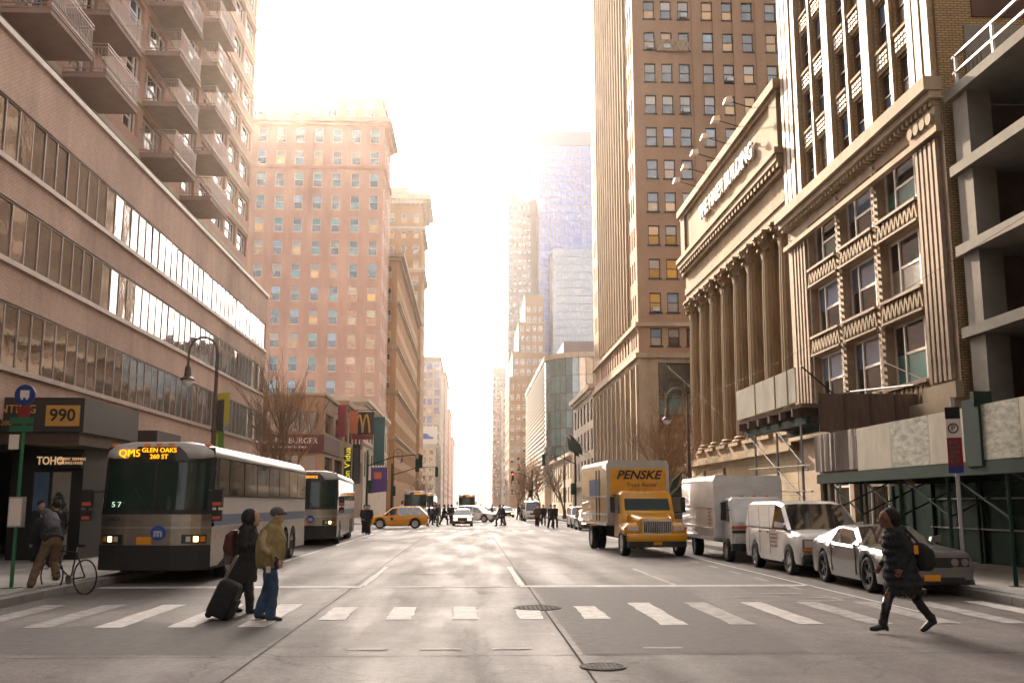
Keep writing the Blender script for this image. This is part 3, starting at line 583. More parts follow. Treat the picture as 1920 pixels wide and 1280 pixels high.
def column_mesh(r,h):
    n=40; rs=[]
    for z,k in ((.55,1.0),(h*.35,.985),(h*.7,.93),(h-1.35,.86)):
        rs.append([(r*k*(1-(.05 if j%2 else 0))*math.cos(2*PI*j/n),r*k*(1-(.05 if j%2 else 0))*math.sin(2*PI*j/n),z) for j in range(n)])
    return MB().rings(rs)
def capital(r,h):
    b=MB().lathe([(r*.86,0),(r*.84,.35),(r*.92,.8),(r*1.2,1.15)],16,(0,0,h-1.35)); rr=random.Random(3)
    for tier,(z0,hh,n,ro) in enumerate(((0,.5,8,.2),(.35,.5,8,.26),(.72,.42,8,.36))):
        for j in range(n):
            a=2*PI*(j+.5*(tier%2))/n; c,s=math.cos(a),math.sin(a); q=lambda rad,z,w:[(rad*c-w*s,rad*s+w*c,h-1.35+z),(rad*c+w*s,rad*s-w*c,h-1.35+z)]
            A=q(r*.86,z0,.16); B=q(r*.95,z0+hh*.7,.17); C_=q(r*.95+ro,z0+hh,.13); D=q(r*.95+ro*1.1,z0+hh*.72,.07); E_=q(r*.9,z0+hh*.5,.05)
            for p,q2 in ((A,B),(B,C_),(C_,D),(D,E_)): b.quad(p[0],p[1],q2[1],q2[0])
    for sx in (-1,1):
        for sy in (-1,1): b.lathe([(.001,-.09),(.17,-.09),(.17,.09),(.001,.09)],10,(sx*r*.98,sy*r*.98,h-.28),'x')
    b.box(-r*1.22,r*1.22,-r*1.22,r*1.22,h-.16,h); return b
HC=10.55; rC=.72
shaft=column_mesh(rC,HC).mesh('column','bank_stone'); capm=capital(rC,HC).mesh('capital','bank_stone'); basm=MB().box(-1.0,1.0,-1.0,1.0,0,.18).lathe([(.98,.18),(1.02,.26),(.95,.34),(.84,.38),(.9,.46),(.8,.55)],20).mesh('column_base','bank_stone')
for k in range(8):
    o=link('column',shaft,t,Vector((XR+.55,Ya+1.0+2.83*k,4.95))-t.location); link('capital',capm,o,(0,0,0)); link('column_base',basm,o,(0,0,0))
b=MB(); fbox(b,fr,-.15,W+.1,15.5,16.05,.02,1.5); fbox(b,fr,-.15,W+.1,16.052,16.5,.1,1.5); fbox(b,fr,-.2,W+.15,16.502,17.45,.0,1.5); part(b,'entablature','bank_stone',t)
b=MB(); fbox(b,fr,-.3,W+.3,17.45,17.65,.25,1.5); fbox(b,fr,-.4,W+.4,17.95,18.3,.5,1.5); fbox(b,fr,-.5,W+.5,18.302,18.6,.6,1.5); part(b,'cornice','bank_stone',t)
dm=MB().box(-.44,0,-.16,.16,0,.28).mesh('modillion','bank_stone')
for k in range(36): link('modillion',dm,t,Vector((XR-.0,Ya-.3+.63*k,17.66))-t.location)
b=MB(); fbox(b,fr,-.1,W,18.6,21.4,.15,1.5); part(b,'attic_wall','bank_stone',t); b=MB(); fbox(b,fr,-.3,W+.25,21.4,21.62,.32,1.6); fbox(b,fr,-.38,W+.32,21.622,22.1,.5,1.6); part(b,'attic_cornice','bank_stone',t)
for u in (0,W-1): b=MB(); fbox(b,fr,u-.12,u+1.05,18.6,21.398,.3,1.4); part(b,'attic_pier','bank_stone',t)
part(MB().quad((XR,Ya,21.9),(XR+20,Ya,21.9),(XR+20,Yb,21.9),(XR,Yb,21.9)),'roof','concrete_dark',t); part(MB().box(XR+1.5,XR+20,Ya,Ya+.3,4.9,21.9),'party_wall','bank_stone',t)
mat('letter_white',(.75,.72,.66),.5,0,.03)
text('THE HAIER BUILDING','lettering',t,Vector((XR-.3,55.3,20.1))-t.location,1.25,'letter_white',rz=-PI/2,sx=1.0,ext=.07,bold=.02)
for k in range(6):
    y=48.5+k*2.6; o=part(MB().tube([(XR-.3,y,22.0),(XR-1.6,y+.1,22.45)],.03,5),'lamp_arm','dark_frame',t); sub(MB().prism([(XR-1.95,22.3),(XR-1.5,22.36),(XR-1.55,22.66),(XR-1.85,22.6)],'y',y-.12,y+.3),'floodlight','white_frame',o)
# ------------------------------------------------------------------ right: brick loft building with zigzag spandrels
t=thing('loft_building','yellow brick loft building with zigzag stone spandrels and fluted corner pier','building',(XR,37,0),world=True)
Ya,Yb=29.6,45.2; fr=frame('r',XR,Ya); W=Yb-Ya; ZC=14.6
bays=[(2.0,5.35),(5.75,9.1),(9.5,12.85)]; br=[(.6,4.4),(5.9,8.1),(9.0,11.15),(12.0,14.0)]
mb=MB(); holes(mb,fr,W,0,ZC,bays,br,.45); part(mb,'wall','terracotta',t)
for c,e in bays:
    for a,b in br: put_window(t,fr[0]+fr[1]*((c+e)/2)-fr[2]*.36+Vector((0,0,a)),-PI/2,e-c,b-a,'white_tri',(('glass_dark','glass_dark'),('glass_dark','glass_sky'),('glass_teal','glass_dark'),('glass_blind','glass_dark'),('glass_sky','glass_sky')) if a>5 else ('glass_store',))
    for a,b in ((8.22,8.9),(11.27,11.9),(5.0,5.75)):
        f=MB(); fbox(f,fr,c+.02,e-.02,a-.1,a-.02,.14); fbox(f,fr,c+.02,e-.02,b-.02,b+.08,.16); o=part(f,'spandrel','terracotta',t); z=MB(); n=9; s=(e-c-.1)/n
        for k in range(n):
            y=Ya+c+.05+s*k
            for p,q in (((y,a),(y+s/2,b-.04)),((y+s/2,b-.04),(y+s,a))): z.prism([(p[0]-.05,p[1]),(p[0]+.05,p[1]),(q[0]+.05,q[1]),(q[0]-.05,q[1])],'x',XR-.1,XR-.002)
            z.ball((XR-.02,y+s/2,a+.14),.07,6)
        sub(z,'zigzag','limestone',o)
for u in (5.55,9.3):
    rope=MB()
    for k in range(34): z=5.6+k*.265; rope.prism([(Ya+u-.13,z),(Ya+u+.13,z+.1),(Ya+u+.13,z+.22),(Ya+u-.13,z+.12)],'x',XR-.09,XR-.002)
    part(rope,'rope_moulding','limestone',t,kind='stuff')
for k in range(5): b=MB(); fbox(b,fr,.35+k*.32,.53+k*.32,5.6,13.4,.14); part(b,'flute','terracotta',t); b=MB(); fbox(b,fr,13.1+k*.42,13.3+k*.42,5.6,13.4,.1); part(b,'flute','terracotta',t)
b=MB(); fbox(b,fr,-.02,W,13.5,13.7,.25); fbox(b,fr,.1,2.0,13.702,14.4,.2); part(b,'pier_capital','limestone',t); b=MB()
for k in range(4):
    y=Ya+.4+k*.45; b.lathe([(.001,-.1),(.2,-.1),(.15,-.04),(.2,0),(.001,0)],12,(XR-.2,y,14.05),'x')
part(b,'roundels','limestone',t)
b=MB(); fbox(b,fr,-.05,W+.05,14.6,14.85,.42); fbox(b,fr,-.1,W+.1,14.852,15.3,.6); part(b,'belt_cornice','limestone',t); b=MB()
for k in range(46): fbox(b,fr,.1+k*.34,.27+k*.34,14.42,14.598,.3)
part(b,'dentils','limestone',t)
b=MB(); fbox(b,fr,0,W,4.6,5.0,.4); fbox(b,fr,-.1,2.1,5.0,5.5,.25); part(b,'lower_cornice','limestone',t)
# upper storeys
uc=[(1.9,2.95),(3.5,4.55),(5.9,6.95),(7.5,8.55),(9.9,10.95),(11.5,12.55)]; ur=[(15.5+2.75*k,17.35+2.75*k) for k in range(8)]
facade(t,'yellow_brick','r',XR,Ya,W,38,uc,ur,'bronze_hung',('glass_dark','glass_store','glass_sky','glass_blind'),z0=14.6,d=.22)
mat('glazed_brick',(.3,.215,.125),.6,0,.35,14,.6,22)
for u,wd in ((.15,.42),(.75,.42),(1.3,.4),(3.12,.2),(4.85,.42),(5.45,.28),(7.12,.2),(8.85,.42),(9.45,.28),(11.12,.2),(12.85,.42),(13.6,.42),(14.2,.42),(14.8,.35)):
    b=MB(); fbox(b,fr,u,u+wd,15.3,38,.2 if wd>.3 else .12); part(b,'pier','glazed_brick',t)
for c,e in uc:
    for a,b_ in ur:
        b=MB(); fbox(b,fr,c,e,a-.12,a-.01,.1,.2); o=part(b,'sill','limestone',t); z=MB()
        for i in range(4):
            for j in range(3): fbox(z,fr,c+.1+i*.24,c+.26+i*.24,b_+.14+j*.2,b_+.26+j*.2,.07)
        sub(z,'brick_studs','glazed_brick',o,kind='stuff')
mb=MB(); mb.quad((XR,Ya,0),(XR+16,Ya,0),(XR+16,Ya,38),(XR,Ya,38)).quad((XR,Yb,0),(XR+16,Yb,0),(XR+16,Yb,38),(XR,Yb,38)).quad((XR,Ya,37.8),(XR+16,Ya,37.8),(XR+16,Yb,37.8),(XR,Yb,37.8)); part(mb,'side_wall','yellow_brick',t)
part(MB().box(XR+1.2,XR+3.6,Ya-.05,Ya-.003,17.4,19.6),'bricked_window','rust_wall',t); part(MB().box(XR+.9,XR+4.5,Ya-.04,Ya-.002,14.2,17.1),'render_patch','concrete',t)
# ------------------------------------------------------------------ right: raw concrete frame
t=thing('concrete_frame_building','raw concrete frame with open floor slabs and dark infill, far right','building',(XR,22,0),world=True)
for z in (4.3,6.75,9.3,11.85,14.3):
    o=part(MB().box(XR-.05,XR+14,2,29.3,z,z+.32),'floor_slab','concrete',t)
for y in (28.7,23.2,17.5,11.5):
    part(MB().box(XR+.12,XR+.85,y-.45,y+.45,0,14.3),'column','concrete',t); part(MB().box(XR+5,XR+5.7,y-.4,y+.4,0,14.3),'column','concrete',t)
part(MB().box(XR+6.5,XR+6.8,2,29.3,0,14.3).box(XR+.9,XR+6.5,29.1,29.35,4.5,14.2),'infill_wall','rust_wall',t)
b=MB()
for y in (28.8,26.6,24.4,22.2,20,17.8): b.box(XR+.1,XR+.18,y-.04,y+.04,14.62,15.7)
for z in (15.1,15.62): b.box(XR+.1,XR+.18,16,29,z,z+.07)
part(b,'guard_rail','galv',t)
b=MB()
for k in range(5): b.tube([(XR+.5+k*.13,28.9,14.6),(XR+.5+k*.14,28.95,15.9)],.015,4)
part(b,'rebar','rust_wall',t)
# ------------------------------------------------------------------ sidewalk sheds
t=thing('sidewalk_shed','green scaffold shed with plywood parapet over the right pavement','scaffold',(11,25,.13),world=True)
Y=[14.5,17.0,19.3,20.9,21.6,24.1,26.6,28.1,31.2]
for i,(a,b_,m) in enumerate(((14.5,17,'plywood_swirl'),(17.02,19.4,'plywood_white'),(19.42,20.9,'plywood_swirl'),(21.6,23.4,'plywood_white'),(23.42,25.6,'plywood_swirl'),(25.62,27.9,'plywood_white'))): part(MB().box(10.96,11.0,a,b_,2.72,3.9),'parapet_panel',m,t)
b=MB(); n=26; sh=[]
for k in range(n+1): sh.append((10.95+.05*math.sin(k*1.9)+.02*math.sin(k*4.1),27.92+3.28*k/n))
for k in range(n): b.quad((*sh[k],2.78),(*sh[k+1],2.78),(*sh[k+1],3.92),(*sh[k],3.92))
part(b,'tarpaulin','silver_tarp',t,smooth=True)
part(MB().box(10.9,11.02,20.9,21.6,2.6,4.05).box(10.85,11.25,20.95,21.1,3.9,4.2),'gap_post','green_paint',t)
for y in Y+[29.6]: part(MB().box(10.95,15,y-.08,y+.08,2.42,2.66),'cross_beam','green_paint',t)
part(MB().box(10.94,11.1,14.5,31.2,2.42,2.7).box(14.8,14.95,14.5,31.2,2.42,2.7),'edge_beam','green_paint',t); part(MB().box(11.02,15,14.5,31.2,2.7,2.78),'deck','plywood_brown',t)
for y in (15,17.6,20.2,22.8,25.4,28,30.8):
    for x in (11.05,14.4): part(MB().tube([(x,y,.13),(x,y,2.42)],.045,8).box(x-.1,x+.1,y-.1,y+.1,.13,.16),'post','green_paint',t)
    part(MB().tube([(11.05,y,1.5),(11.05,min(y+2.3,31),2.4)],.025,5).tube([(11.05,y,1.5),(13,y,2.42)],.025,5),'brace','green_paint',t)
for z in (1.1,1.95): part(MB().tube([(14.4,14.5,z),(14.4,31,z)],.025,5),'rail','galv',t)
part(MB().ball((11.4,25.5,2.3),.09,8),'work_lamp','gold',t)
t=thing('upper_shed','higher scaffold shed with pale plywood parapet in front of the bank','scaffold',(11,37,.13),world=True)
part(MB().box(10.9,10.95,32.8,40.2,5.15,6.32),'parapet_panel','plywood_white',t); part(MB().box(10.87,10.898,35,35.04,5.15,6.32).box(10.87,10.898,37.5,37.54,5.15,6.32).box(10.87,10.898,33.6,33.64,5.15,6.32),'batten','limestone',t)
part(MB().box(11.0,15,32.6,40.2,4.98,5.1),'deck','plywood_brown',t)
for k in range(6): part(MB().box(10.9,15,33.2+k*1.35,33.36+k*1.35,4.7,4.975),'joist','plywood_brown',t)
for x in (11.3,13,14.7): part(MB().box(x-.08,x+.08,32.8,40.2,4.45,4.697),'bearer','green_paint',t)
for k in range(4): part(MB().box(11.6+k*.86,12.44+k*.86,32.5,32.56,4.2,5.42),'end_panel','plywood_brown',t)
b=MB(); 
for x in (11.58,12.45,13.32,14.18,15): b.box(x-.04,x+.04,32.44,32.5,4.15,5.45)
part(b,'end_battens','bronze',t)
for y in (33.3,36,38.8):
    for x in (11.2,14.5): part(MB().tube([(x,y,.13),(x,y,4.45)],.045,8),'post','galv',t)
part(MB().tube([(11.2,39.5,4.4),(11.2,33.3,1.9)],.03,5).tube([(11.2,36,4.4),(11.2,32.8,2.9)],.03,5).tube([(11.2,33,6.4),(12.6,33.1,5.2)],.03,5),'brace','dark_frame',t)
for z in (2.2,3.05): part(MB().tube([(11.15,32.3,z),(11.15,39.5,z+.1)],.03,6),'rail','plywood_white',t)
# shop fronts and hoarding under the sheds
t=thing('hoarding_fence','dark green plywood hoarding under the shed at far right','fence',(14.7,21,.13),world=True)
for k in range(14): part(MB().box(14.55,14.6,13+k*1.5,14.47+k*1.5,.15,2.4),'panel','hoarding',t)
for k in range(15): part(MB().box(14.48,14.56,12.95+k*1.5,13.03+k*1.5,.13,2.4),'stud','green_paint',t)
# cables
solo(MB().tube([onX(1230,668,14.9),onX(1320,748,13.5),onX(1412,835,12.4)],.007,5),'overhead_cable','cable','thin cable sloping down from the tower to the shed','cable')
a=Vector((14.6,66,8.6)); b=onX(1920,406,14.2); solo(MB().tube([a.lerp(b,k/12)-Vector((0,0,.5*math.sin(PI*k/12))) for k in range(13)],.009,5),'overhead_cable','cable','long pale cable strung across the bank and loft facades','cable')
t=thing('flagpole_bracket','horizontal pole bracket jutting from the loft building above the shed','pole',(15,33,5.7)); part(MB().tube([(0,-1,0),(-.9,3.2,.2)],.035,6),'pole','galv',t); part(MB().tube([(0,-1,.1),(-.5,1,1)],.02,5).tube([(0,1.6,-.3),(-.6,1.8,.1)],.02,5),'stay','plywood_white',t)
# ------------------------------------------------------------------ vehicles
def paint(n,c,rough=.28,metal=0,**k): return mat(n,c,rough,metal,.14,1.3,coat=.5,stretch=(1,1,2.5),**k)
paint('taxi_yellow',(.62,.27,.015)); paint('truck_yellow',(.66,.30,.012)); paint('truck_tan',(.45,.27,.08),.5); paint('white_paint',(.62,.61,.59)); paint('silver_paint',(.2,.2,.21),.3,.6); paint('coupe_grey',(.16,.155,.155),.28,.6); paint('dark_car',(.03,.03,.035)); paint('blue_car',(.12,.16,.22),.3,.4)
mat('stainless',(.30,.265,.23),.32,.85,.2,2,.1,8,stretch=(1,.2,2)); mat('bus_white',(.47,.455,.44),.35,0,.08); mat('bus_blue',(.045,.10,.20),.4,0,.1); mat('logo_blue',(.01,.07,.32),.4,0,0)
mat('rubber',(.012,.012,.012),.85,0,.2,8); mat('rim_metal',(.4,.39,.38),.35,.8,.1); mat('rim_dark',(.05,.05,.05),.35,.7,.1); mat('underbody',(.01,.01,.01),.9,0,.1); mat('bumper_black',(.014,.014,.014),.6,0,.15); mat('chrome',(.65,.63,.6),.12,1,.05)
mat('windscreen',(.012,.03,.024),.04,0,.3,1.2,.02,1,.35); glass('side_glass',(.02,.02,.02),.04,.05,1,.2,1.7)
mat('lamp_dim',(.2,.2,.2),.15,.3,.1); mat('lamp_lens',(.55,.52,.48),.12,0,.1,6,.4,40); mat('amber_lens',(.75,.22,.01),.3,0,.05); mat('red_lens',(.35,.01,.01),.25,0,.05); mat('plate_orange',(.7,.27,.01),.5,0,.1)
mat('headlamp_lit',(1,.62,.22),.3,0,0,emit=2.2); mat('led_amber',(1,.36,.01),.4,0,0,emit=.6); mat('led_panel',(.012,.011,.011),.3,0,.05); mat('tail_lit',(1,.06,.02),.4,0,0,emit=2); mat('number_green',(.45,.7,.55),.5,0,0,emit=.25)
mat('faded_print',(.34,.2,.16),.6,0,.1); mat('stripe',(.5,.08,.05),.5,0,.05)
WH={}
def wheel(parent,x,y,r,w,rim='rim_metal',spokes=5,sx=1):
    k=(round(r,3),round(w,3),rim,spokes)
    if k not in WH:
        ty=MB().lathe([(r*.66,-w/2),(r*.93,-w/2),(r,-w*.36),(r,w*.36),(r*.93,w/2),(r*.66,w/2),(r*.66,-w/2)],24,axis='x',cap=False).mesh('tyre','rubber',True)
        b=MB().lathe([(r*.67,-w*.45),(r*.67,w*.45),(r*.6,w*.42),(r*.58,w*.2),(.001,w*.18)],20,axis='x').lathe([(r*.16,w*.18),(r*.16,w*.4),(.001,w*.42)],10,axis='x')
        for s in range(spokes):
            a=2*PI*s/spokes; c,q=math.cos(a),math.sin(a); h=r*.09
            b.rings([[(w*.24,y_*c-z_*q,y_*q+z_*c) if 0 else (xx,y_*c-z_*q,y_*q+z_*c) for xx,z_ in ((w*.2,-h),(w*.4,-h),(w*.4,h),(w*.2,h))] for y_ in (r*.1,r*.62)])
        WH[k]=(ty,b.mesh('rim',rim))
    ty,rm=WH[k]; o=link('wheel',ty,parent,(x,y,r)); q=link('rim',rm,o,(0,0,0))
    if sx<0: o.rotation_euler.z=PI
    return o
def interp(tb,y):
    if y<=tb[0][0]: return tb[0][1]
    for (a,b),(c,d) in zip(tb,tb[1:]):
        if y<=c:
            k=(y-a)/(c-a) if c>a else 1; return b+(d-b)*k
    return tb[-1][1]
def car(name,label,cat,loc,rz,L,W,top,roof,wheels,r,paintm,belt,clear=.2,plan=None,rim='rim_metal',pillars=(),spokes=5,group=None,lights=True,grille='bumper_black',lit=False,tw=.2,inset=.93,tumble=.3,solid=99,hl=True):
    """top: profile of hood/belt/deck; roof: (y,z) greenhouse line; front at y=0 looking down -Y"""
    t=thing(name,label,cat,loc,rz,group)
    yf,yr=wheels; ra=r*1.14; ys=set([0,.04,.1,.2,L-.2,L-.1,L-.04,L])
    k=.3
    while k<L-.25: ys.add(round(k,2)); k+=.22
    for yw in wheels:
        for a in range(9): ys.add(round(yw-ra*math.cos(PI*a/8),3))
    ys=sorted(ys); hw=W/2; plan=plan or [(0,.80),(.1,.88),(.35,.96),(.9,1),(L-.8,1),(L-.3,.96),(L-.08,.89),(L,.84)]
    def zb(y):
        z=clear+(.12 if y<.12 or y>L-.12 else 0)
        for yw in wheels:
            d=abs(y-yw)
            if d<ra: z=max(z,r+math.sqrt(max(ra*ra-d*d,0))*.98)
        return min(z,interp(top,y)-.13)
    rings=[]
    for y in ys:
        w_=hw*interp(plan,y); zt=interp(top,y); b=zb(y); zm=b+(zt-b)*.55
        h=[(w_*.88,b),(w_*.97,b+.02),(w_,b+(zt-b)*.35),(w_*1.0,zm),(w_*.965,zt-.09 if zt-.09>zm else zm+.01),(w_*.9,zt-.02),(w_*.5,zt+.015)]
        rings.append([(x,y,z) for x,z in h]+[(-x,y,z) for x,z in h[::-1]])
    link('body',crease(MB().rings(rings).mesh('body',paintm)),t)
    part(MB().box(-hw*.8,hw*.8,.25,L-.25,clear+.01,interp(top,yf)-.2).box(-hw*.86,hw*.86,yf+ra,yr-ra,clear-.06,clear+.06),'underbody','underbody',t)
    # greenhouse
    y1,y4=roof[0][0],roof[-1][0]; y2,y3=roof[1][0],roof[-2][0]; gs=sorted(set([y1+(y4-y1)*k/26 for k in range(27)]+[y for y,z in roof]+[p+s for p in pillars for s in (-.05,.05)])); gr=[]
    for y in gs:
        z=interp(roof,y); b=interp(top,y)-.03; z=max(z,b+.02); wb=hw*inset*min(1,interp(plan,y)+.02); wt=wb-tumble*(z-b)
        h=[(wb,b),(wt+.015,z-min(.07,(z-b)*.5)),(wt-.08,z),(wt*.5,z+.02)]; gr.append([(x,y,zz) for x,zz in h]+[(-x,y,zz) for x,zz in h[::-1]])
    mid=lambda i:(gs[i]+gs[i+1])/2
    isroof=lambda i:y2-.01<mid(i)<y3+.01
    pil=lambda i:any(abs(mid(i)-p)<.051 for p in pillars)
    top_=(1,2,3,4,5); 
    gsel=lambda i,j:(j in(0,6) and not pil(i) and mid(i)<solid) or (j in(2,3,4) and not isroof(i))
    psel=lambda i,j:j!=7 and not gsel(i,j)
    
    for nm,js,lo,hi in (('side_window',(0,),0,99),('side_window',(6,),0,99),('windscreen',(2,3,4),0,y2),('rear_window',(2,3,4),y2,99)):
        if any(gsel(i,j) and lo<=mid(i)<=hi for i in range(len(gs)-1) for j in js): part(MB().rings(gr,sel=lambda i,j:j in js and gsel(i,j) and lo<=mid(i)<=hi,cap=False),nm,'side_glass',t)
    link('roof',crease(MB().rings(gr,sel=psel,cap=False).mesh('roof',paintm)),t)
    for yw in wheels:
        for s in (-1,1): wheel(t,s*(hw-tw*.5-.01),yw,r,tw,rim,spokes,s)
    if lights:
        zf=interp(top,.1); zr_=interp(top,L-.1)
        for s in (-1,1):
            if hl: part(MB().box(min(s*hw*.5,s*hw*.84),max(s*hw*.5,s*hw*.84),-.012,.16,zf-.26,zf-.11),'headlight','headlamp_lit' if lit else 'lamp_lens',t)
            part(MB().box(min(s*hw*.55,s*hw*.86),max(s*hw*.55,s*hw*.86),L-.1,L+.012,zr_-.3,zr_-.12),'tail_light','red_lens',t)
            m_=part(MB().prism([(s*hw*.93,interp(top,y1+.5)),(s*(hw+.17),interp(top,y1+.5)+.02),(s*(hw+.17),interp(top,y1+.5)+.16),(s*hw*.97,interp(top,y1+.5)+.13)],'y',y1+.42,y1+.54),'mirror',paintm,t)
        part(MB().box(-hw*.45,hw*.45,-.012,.1,zf-.3,zf-.12),'grille',grille,t); part(MB().box(-hw*.7,hw*.7,-.015,.1,clear+.05,clear+.17),'bumper','bumper_black',t); part(MB().box(-.16,.16,-.03,-.016,clear+.1,clear+.22),'number_plate','plate_orange',t)
    return t
# silver muscle coupe
dx=9.12
t=car('parked_coupe','silver two-door muscle coupe with black hood stripes parked at the right kerb','car',(dx,19.75,0),R(-1),4.75,1.86,[(0,.8),(.06,.85),(.5,.9),(1.5,.95),(2.3,.97),(3.0,.98),(3.5,1.04),(4.1,1.05),(4.65,1.0),(4.75,.88)],[(1.5,.94),(2.25,1.3),(2.9,1.33),(3.35,1.29),(4.25,1.04)],(.98,3.72),.36,'coupe_grey',.95,.2,rim='rim_dark',pillars=(),tw=.25,tumble=.55,solid=3.15,hl=False,plan=[(0,.9),(.06,.95),(.35,.98),(.9,1),(3.4,1.01),(3.9,1),(4.5,.96),(4.7,.9),(4.75,.86)])
part(MB().box(-.76,.76,-.02,.1,.57,.75),'grille_opening','bumper_black',t)
for x in (-.66,-.46,.46,.66): part(MB().lathe([(.075,-.03),(.075,.03),(.06,.03),(.055,.0),(.001,.0)],14,(x,-.015,.66),'y'),'round_headlight','lamp_dim',t)
for s in (-1,1): part(MB().quad((s*.16,.15,.835+.02),(s*.5,.15,.828+.02),(s*.5,1.25,.915+.012),(s*.16,1.25,.925+.016)),'hood_stripe','bumper_black',t)
for y in (1.55,3.05): part(MB().box(-.945,-.925,y,y+.014,.32,.95),'door_seam','bumper_black',t)
part(MB().box(-.95,-.925,2.78,2.95,.83,.86),'door_handle','chrome',t)
# white cargo van
t=car('cargo_van','white cargo van with faded door lettering parked behind the silver coupe','van',(9.2,24.9,0),R(-.5),5.5,2.0,[(0,.9),(.08,1.0),(.3,1.06),(1.15,1.16),(1.5,1.18),(5.4,1.2),(5.5,1.18)],[(.95,1.14),(1.85,1.78),(2.4,1.86),(5.0,1.86),(5.49,1.76)],(1.0,4.15),.36,'white_paint',1.15,.28,pillars=(2.45,),inset=.975,tumble=.2,tw=.24,solid=2.4)
part(MB().box(-.9,.9,-.03,.08,.62,.92),'grille_frame','bumper_black',t); bpart(MB().box(-.95,.95,-.06,.14,.3,.56),'front_bumper','bumper_black',t,.05)
for s in (-1,1): part(MB().box(s*.72-.16,s*.72+.16,-.04,-.031,.72,.9),'square_headlight','lamp_lens',t); part(MB().box(s*.66-.24,s*.66+.24,-.04,-.031,.64,.7),'side_lamp','amber_lens',t)
for y in (2.5,3.5,4.6): part(MB().box(-1.006,-1.001,y,y+.02,.45,1.72),'door_seam','bumper_black',t)
for y in (2.62,3.38): part(MB().box(-1.03,-1.001,y,y+.12,1.02,1.06),'door_handle','bumper_black',t)
marks('door_lettering',t,(-1.008,2.15,.9),.6,.5,5,'faded_print',-PI/2,3)
# box trucks
def box_truck(name,label,loc,rz,body,boxm,cabm,L,W,H,z0,nose,cabw,cabh,extra):
    t=thing(name,label,'truck',loc,rz); hw=W/2; yb=nose+1.55
    bpart(MB().box(-hw,hw,yb,yb+L,z0,H-.16),'cargo_box',boxm,t,.03); o=part(MB().box(-hw-.012,hw+.012,yb-.012,yb+.12,z0,H-.16).prism([(-hw-.01,H-.16),(hw+.01,H-.16),(hw-.06,H),(-hw+.06,H)],'y',yb-.01,yb+L),'box_frame','rim_metal' if extra=='p' else 'white_paint',t)
    part(MB().box(-hw-.02,hw+.02,yb+.2,yb+L,z0-.1,z0-.002),'box_sill','white_paint',t)
    for z in (z0+.28,z0+.95): part(MB().box(-hw-.02,-hw-.002,yb+.15,yb+L-.05,z,z+.06),'rub_rail','white_paint',t)
    part(MB().box(-.45,.45,nose+.3,yb+L,.5,z0-.1),'chassis','underbody',t)
    return t,hw,yb
t,hw,yb=box_truck('rental_truck','yellow conventional-cab rental box truck driving toward the camera','',0,0,0,0,1,1,1,1,1,1,1,'p') if 0 else box_truck('rental_truck','yellow conventional-cab rental box truck driving toward the camera',(6.5,34.9,0),R(3.5),0,'truck_tan','truck_yellow',5.6,2.36,3.42,1.1,1.15,2.0,2.4,'p')
part(MB().box(-hw+.1,hw-.1,yb-.03,yb-.013,1.95,3.12),'front_panel','truck_yellow',t); text('PENSKE','lettering',t,(0,yb-.035,2.86),.44,'black_paint',shear=.3,bold=.012,sx=1.12); text('Truck Rental','lettering',t,(.1,yb-.035,2.5),.22,'black_paint',shear=.25)
def ringbox(st): return [[(w_,y,a),(w_,y,b-.1),(w_*.88,y,b),(-w_*.88,y,b),(-w_,y,b-.1),(-w_,y,a)] for y,w_,a,b in st]
bpart(MB().rings(ringbox([(0,.52,.62,1.24),(.08,.6,.6,1.32),(1.2,.78,.6,1.5),(1.3,.8,.6,1.52)])),'hood','truck_yellow',t,.06,3)
cab=bpart(MB().rings(ringbox([(1.2,.98,.6,1.5),(1.28,.98,.6,1.56),(1.6,.95,.6,2.22),(1.72,.93,.6,2.28),(2.65,.95,.6,2.28)])),'cab','truck_yellow',t)
sub(MB().quad((-.83,1.275,1.57),(.83,1.275,1.57),(.8,1.575,2.16),(-.8,1.575,2.16)),'windscreen','windscreen',cab)
for s in (-1,1):
    sub(MB().quad((s*.985,1.5,1.55),(s*.985,2.3,1.55),(s*.965,2.3,2.1),(s*.965,1.72,2.1)),'side_window','side_glass',cab)
    bpart(MB().rings([[(s*x,y,z) for x,z in ((.6,.72),(1.12,.72),(1.12,.95+dz),(.95,1.14+dz),(.6,1.14+dz))] for y,dz in ((.12,-.12),(.3,0),(1.0,.03),(1.25,-.1))]),'fender','truck_yellow',t,.07,3)
    part(MB().prism([(s*.62,.86),(s*1.06,.9),(s*1.08,1.0),(s*.62,1.04)],'y',.09,.3),'headlight','lamp_lens',t); part(MB().box(min(s*1.0,s*1.1),max(s*1.0,s*1.1),.085,.3,.9,1.0),'turn_signal','amber_lens',t)
    wheel(t,s*.98,.72,.46,.28,'rim_metal',8,s)
    m_=part(MB().tube([(s*.98,1.4,2.1),(s*1.3,1.25,2.1)],.02,5).tube([(s*.98,1.4,1.5),(s*1.3,1.25,1.5)],.02,5),'mirror_arm','bumper_black',t); sub(MB().box(s*1.3-.08,s*1.3+.08,1.2,1.26,1.5,2.05),'mirror','bumper_black',m_)
    for dx_ in (0,.3): wheel(t,s*(.98-dx_),yb+3.9,.46,.27,'rim_metal',8,s)
g=part(MB().box(-.52,.52,-.05,.0,.78,1.26),'grille','chrome',t); b=MB()
for k in range(15): b.box(-.46+k*.065,-.425+k*.065,-.07,-.052,.82,1.2)
sub(b,'grille_bars','bumper_black',g); bpart(MB().box(-1.05,1.05,-.12,.12,.5,.78),'bumper','truck_yellow',t,.05,3); part(MB().box(-1.02,1.02,-.13,.1,.32,.52),'lower_bumper','bumper_black',t); part(MB().box(-.15,.15,-.15,-.131,.4,.5),'number_plate','plate_orange',t)
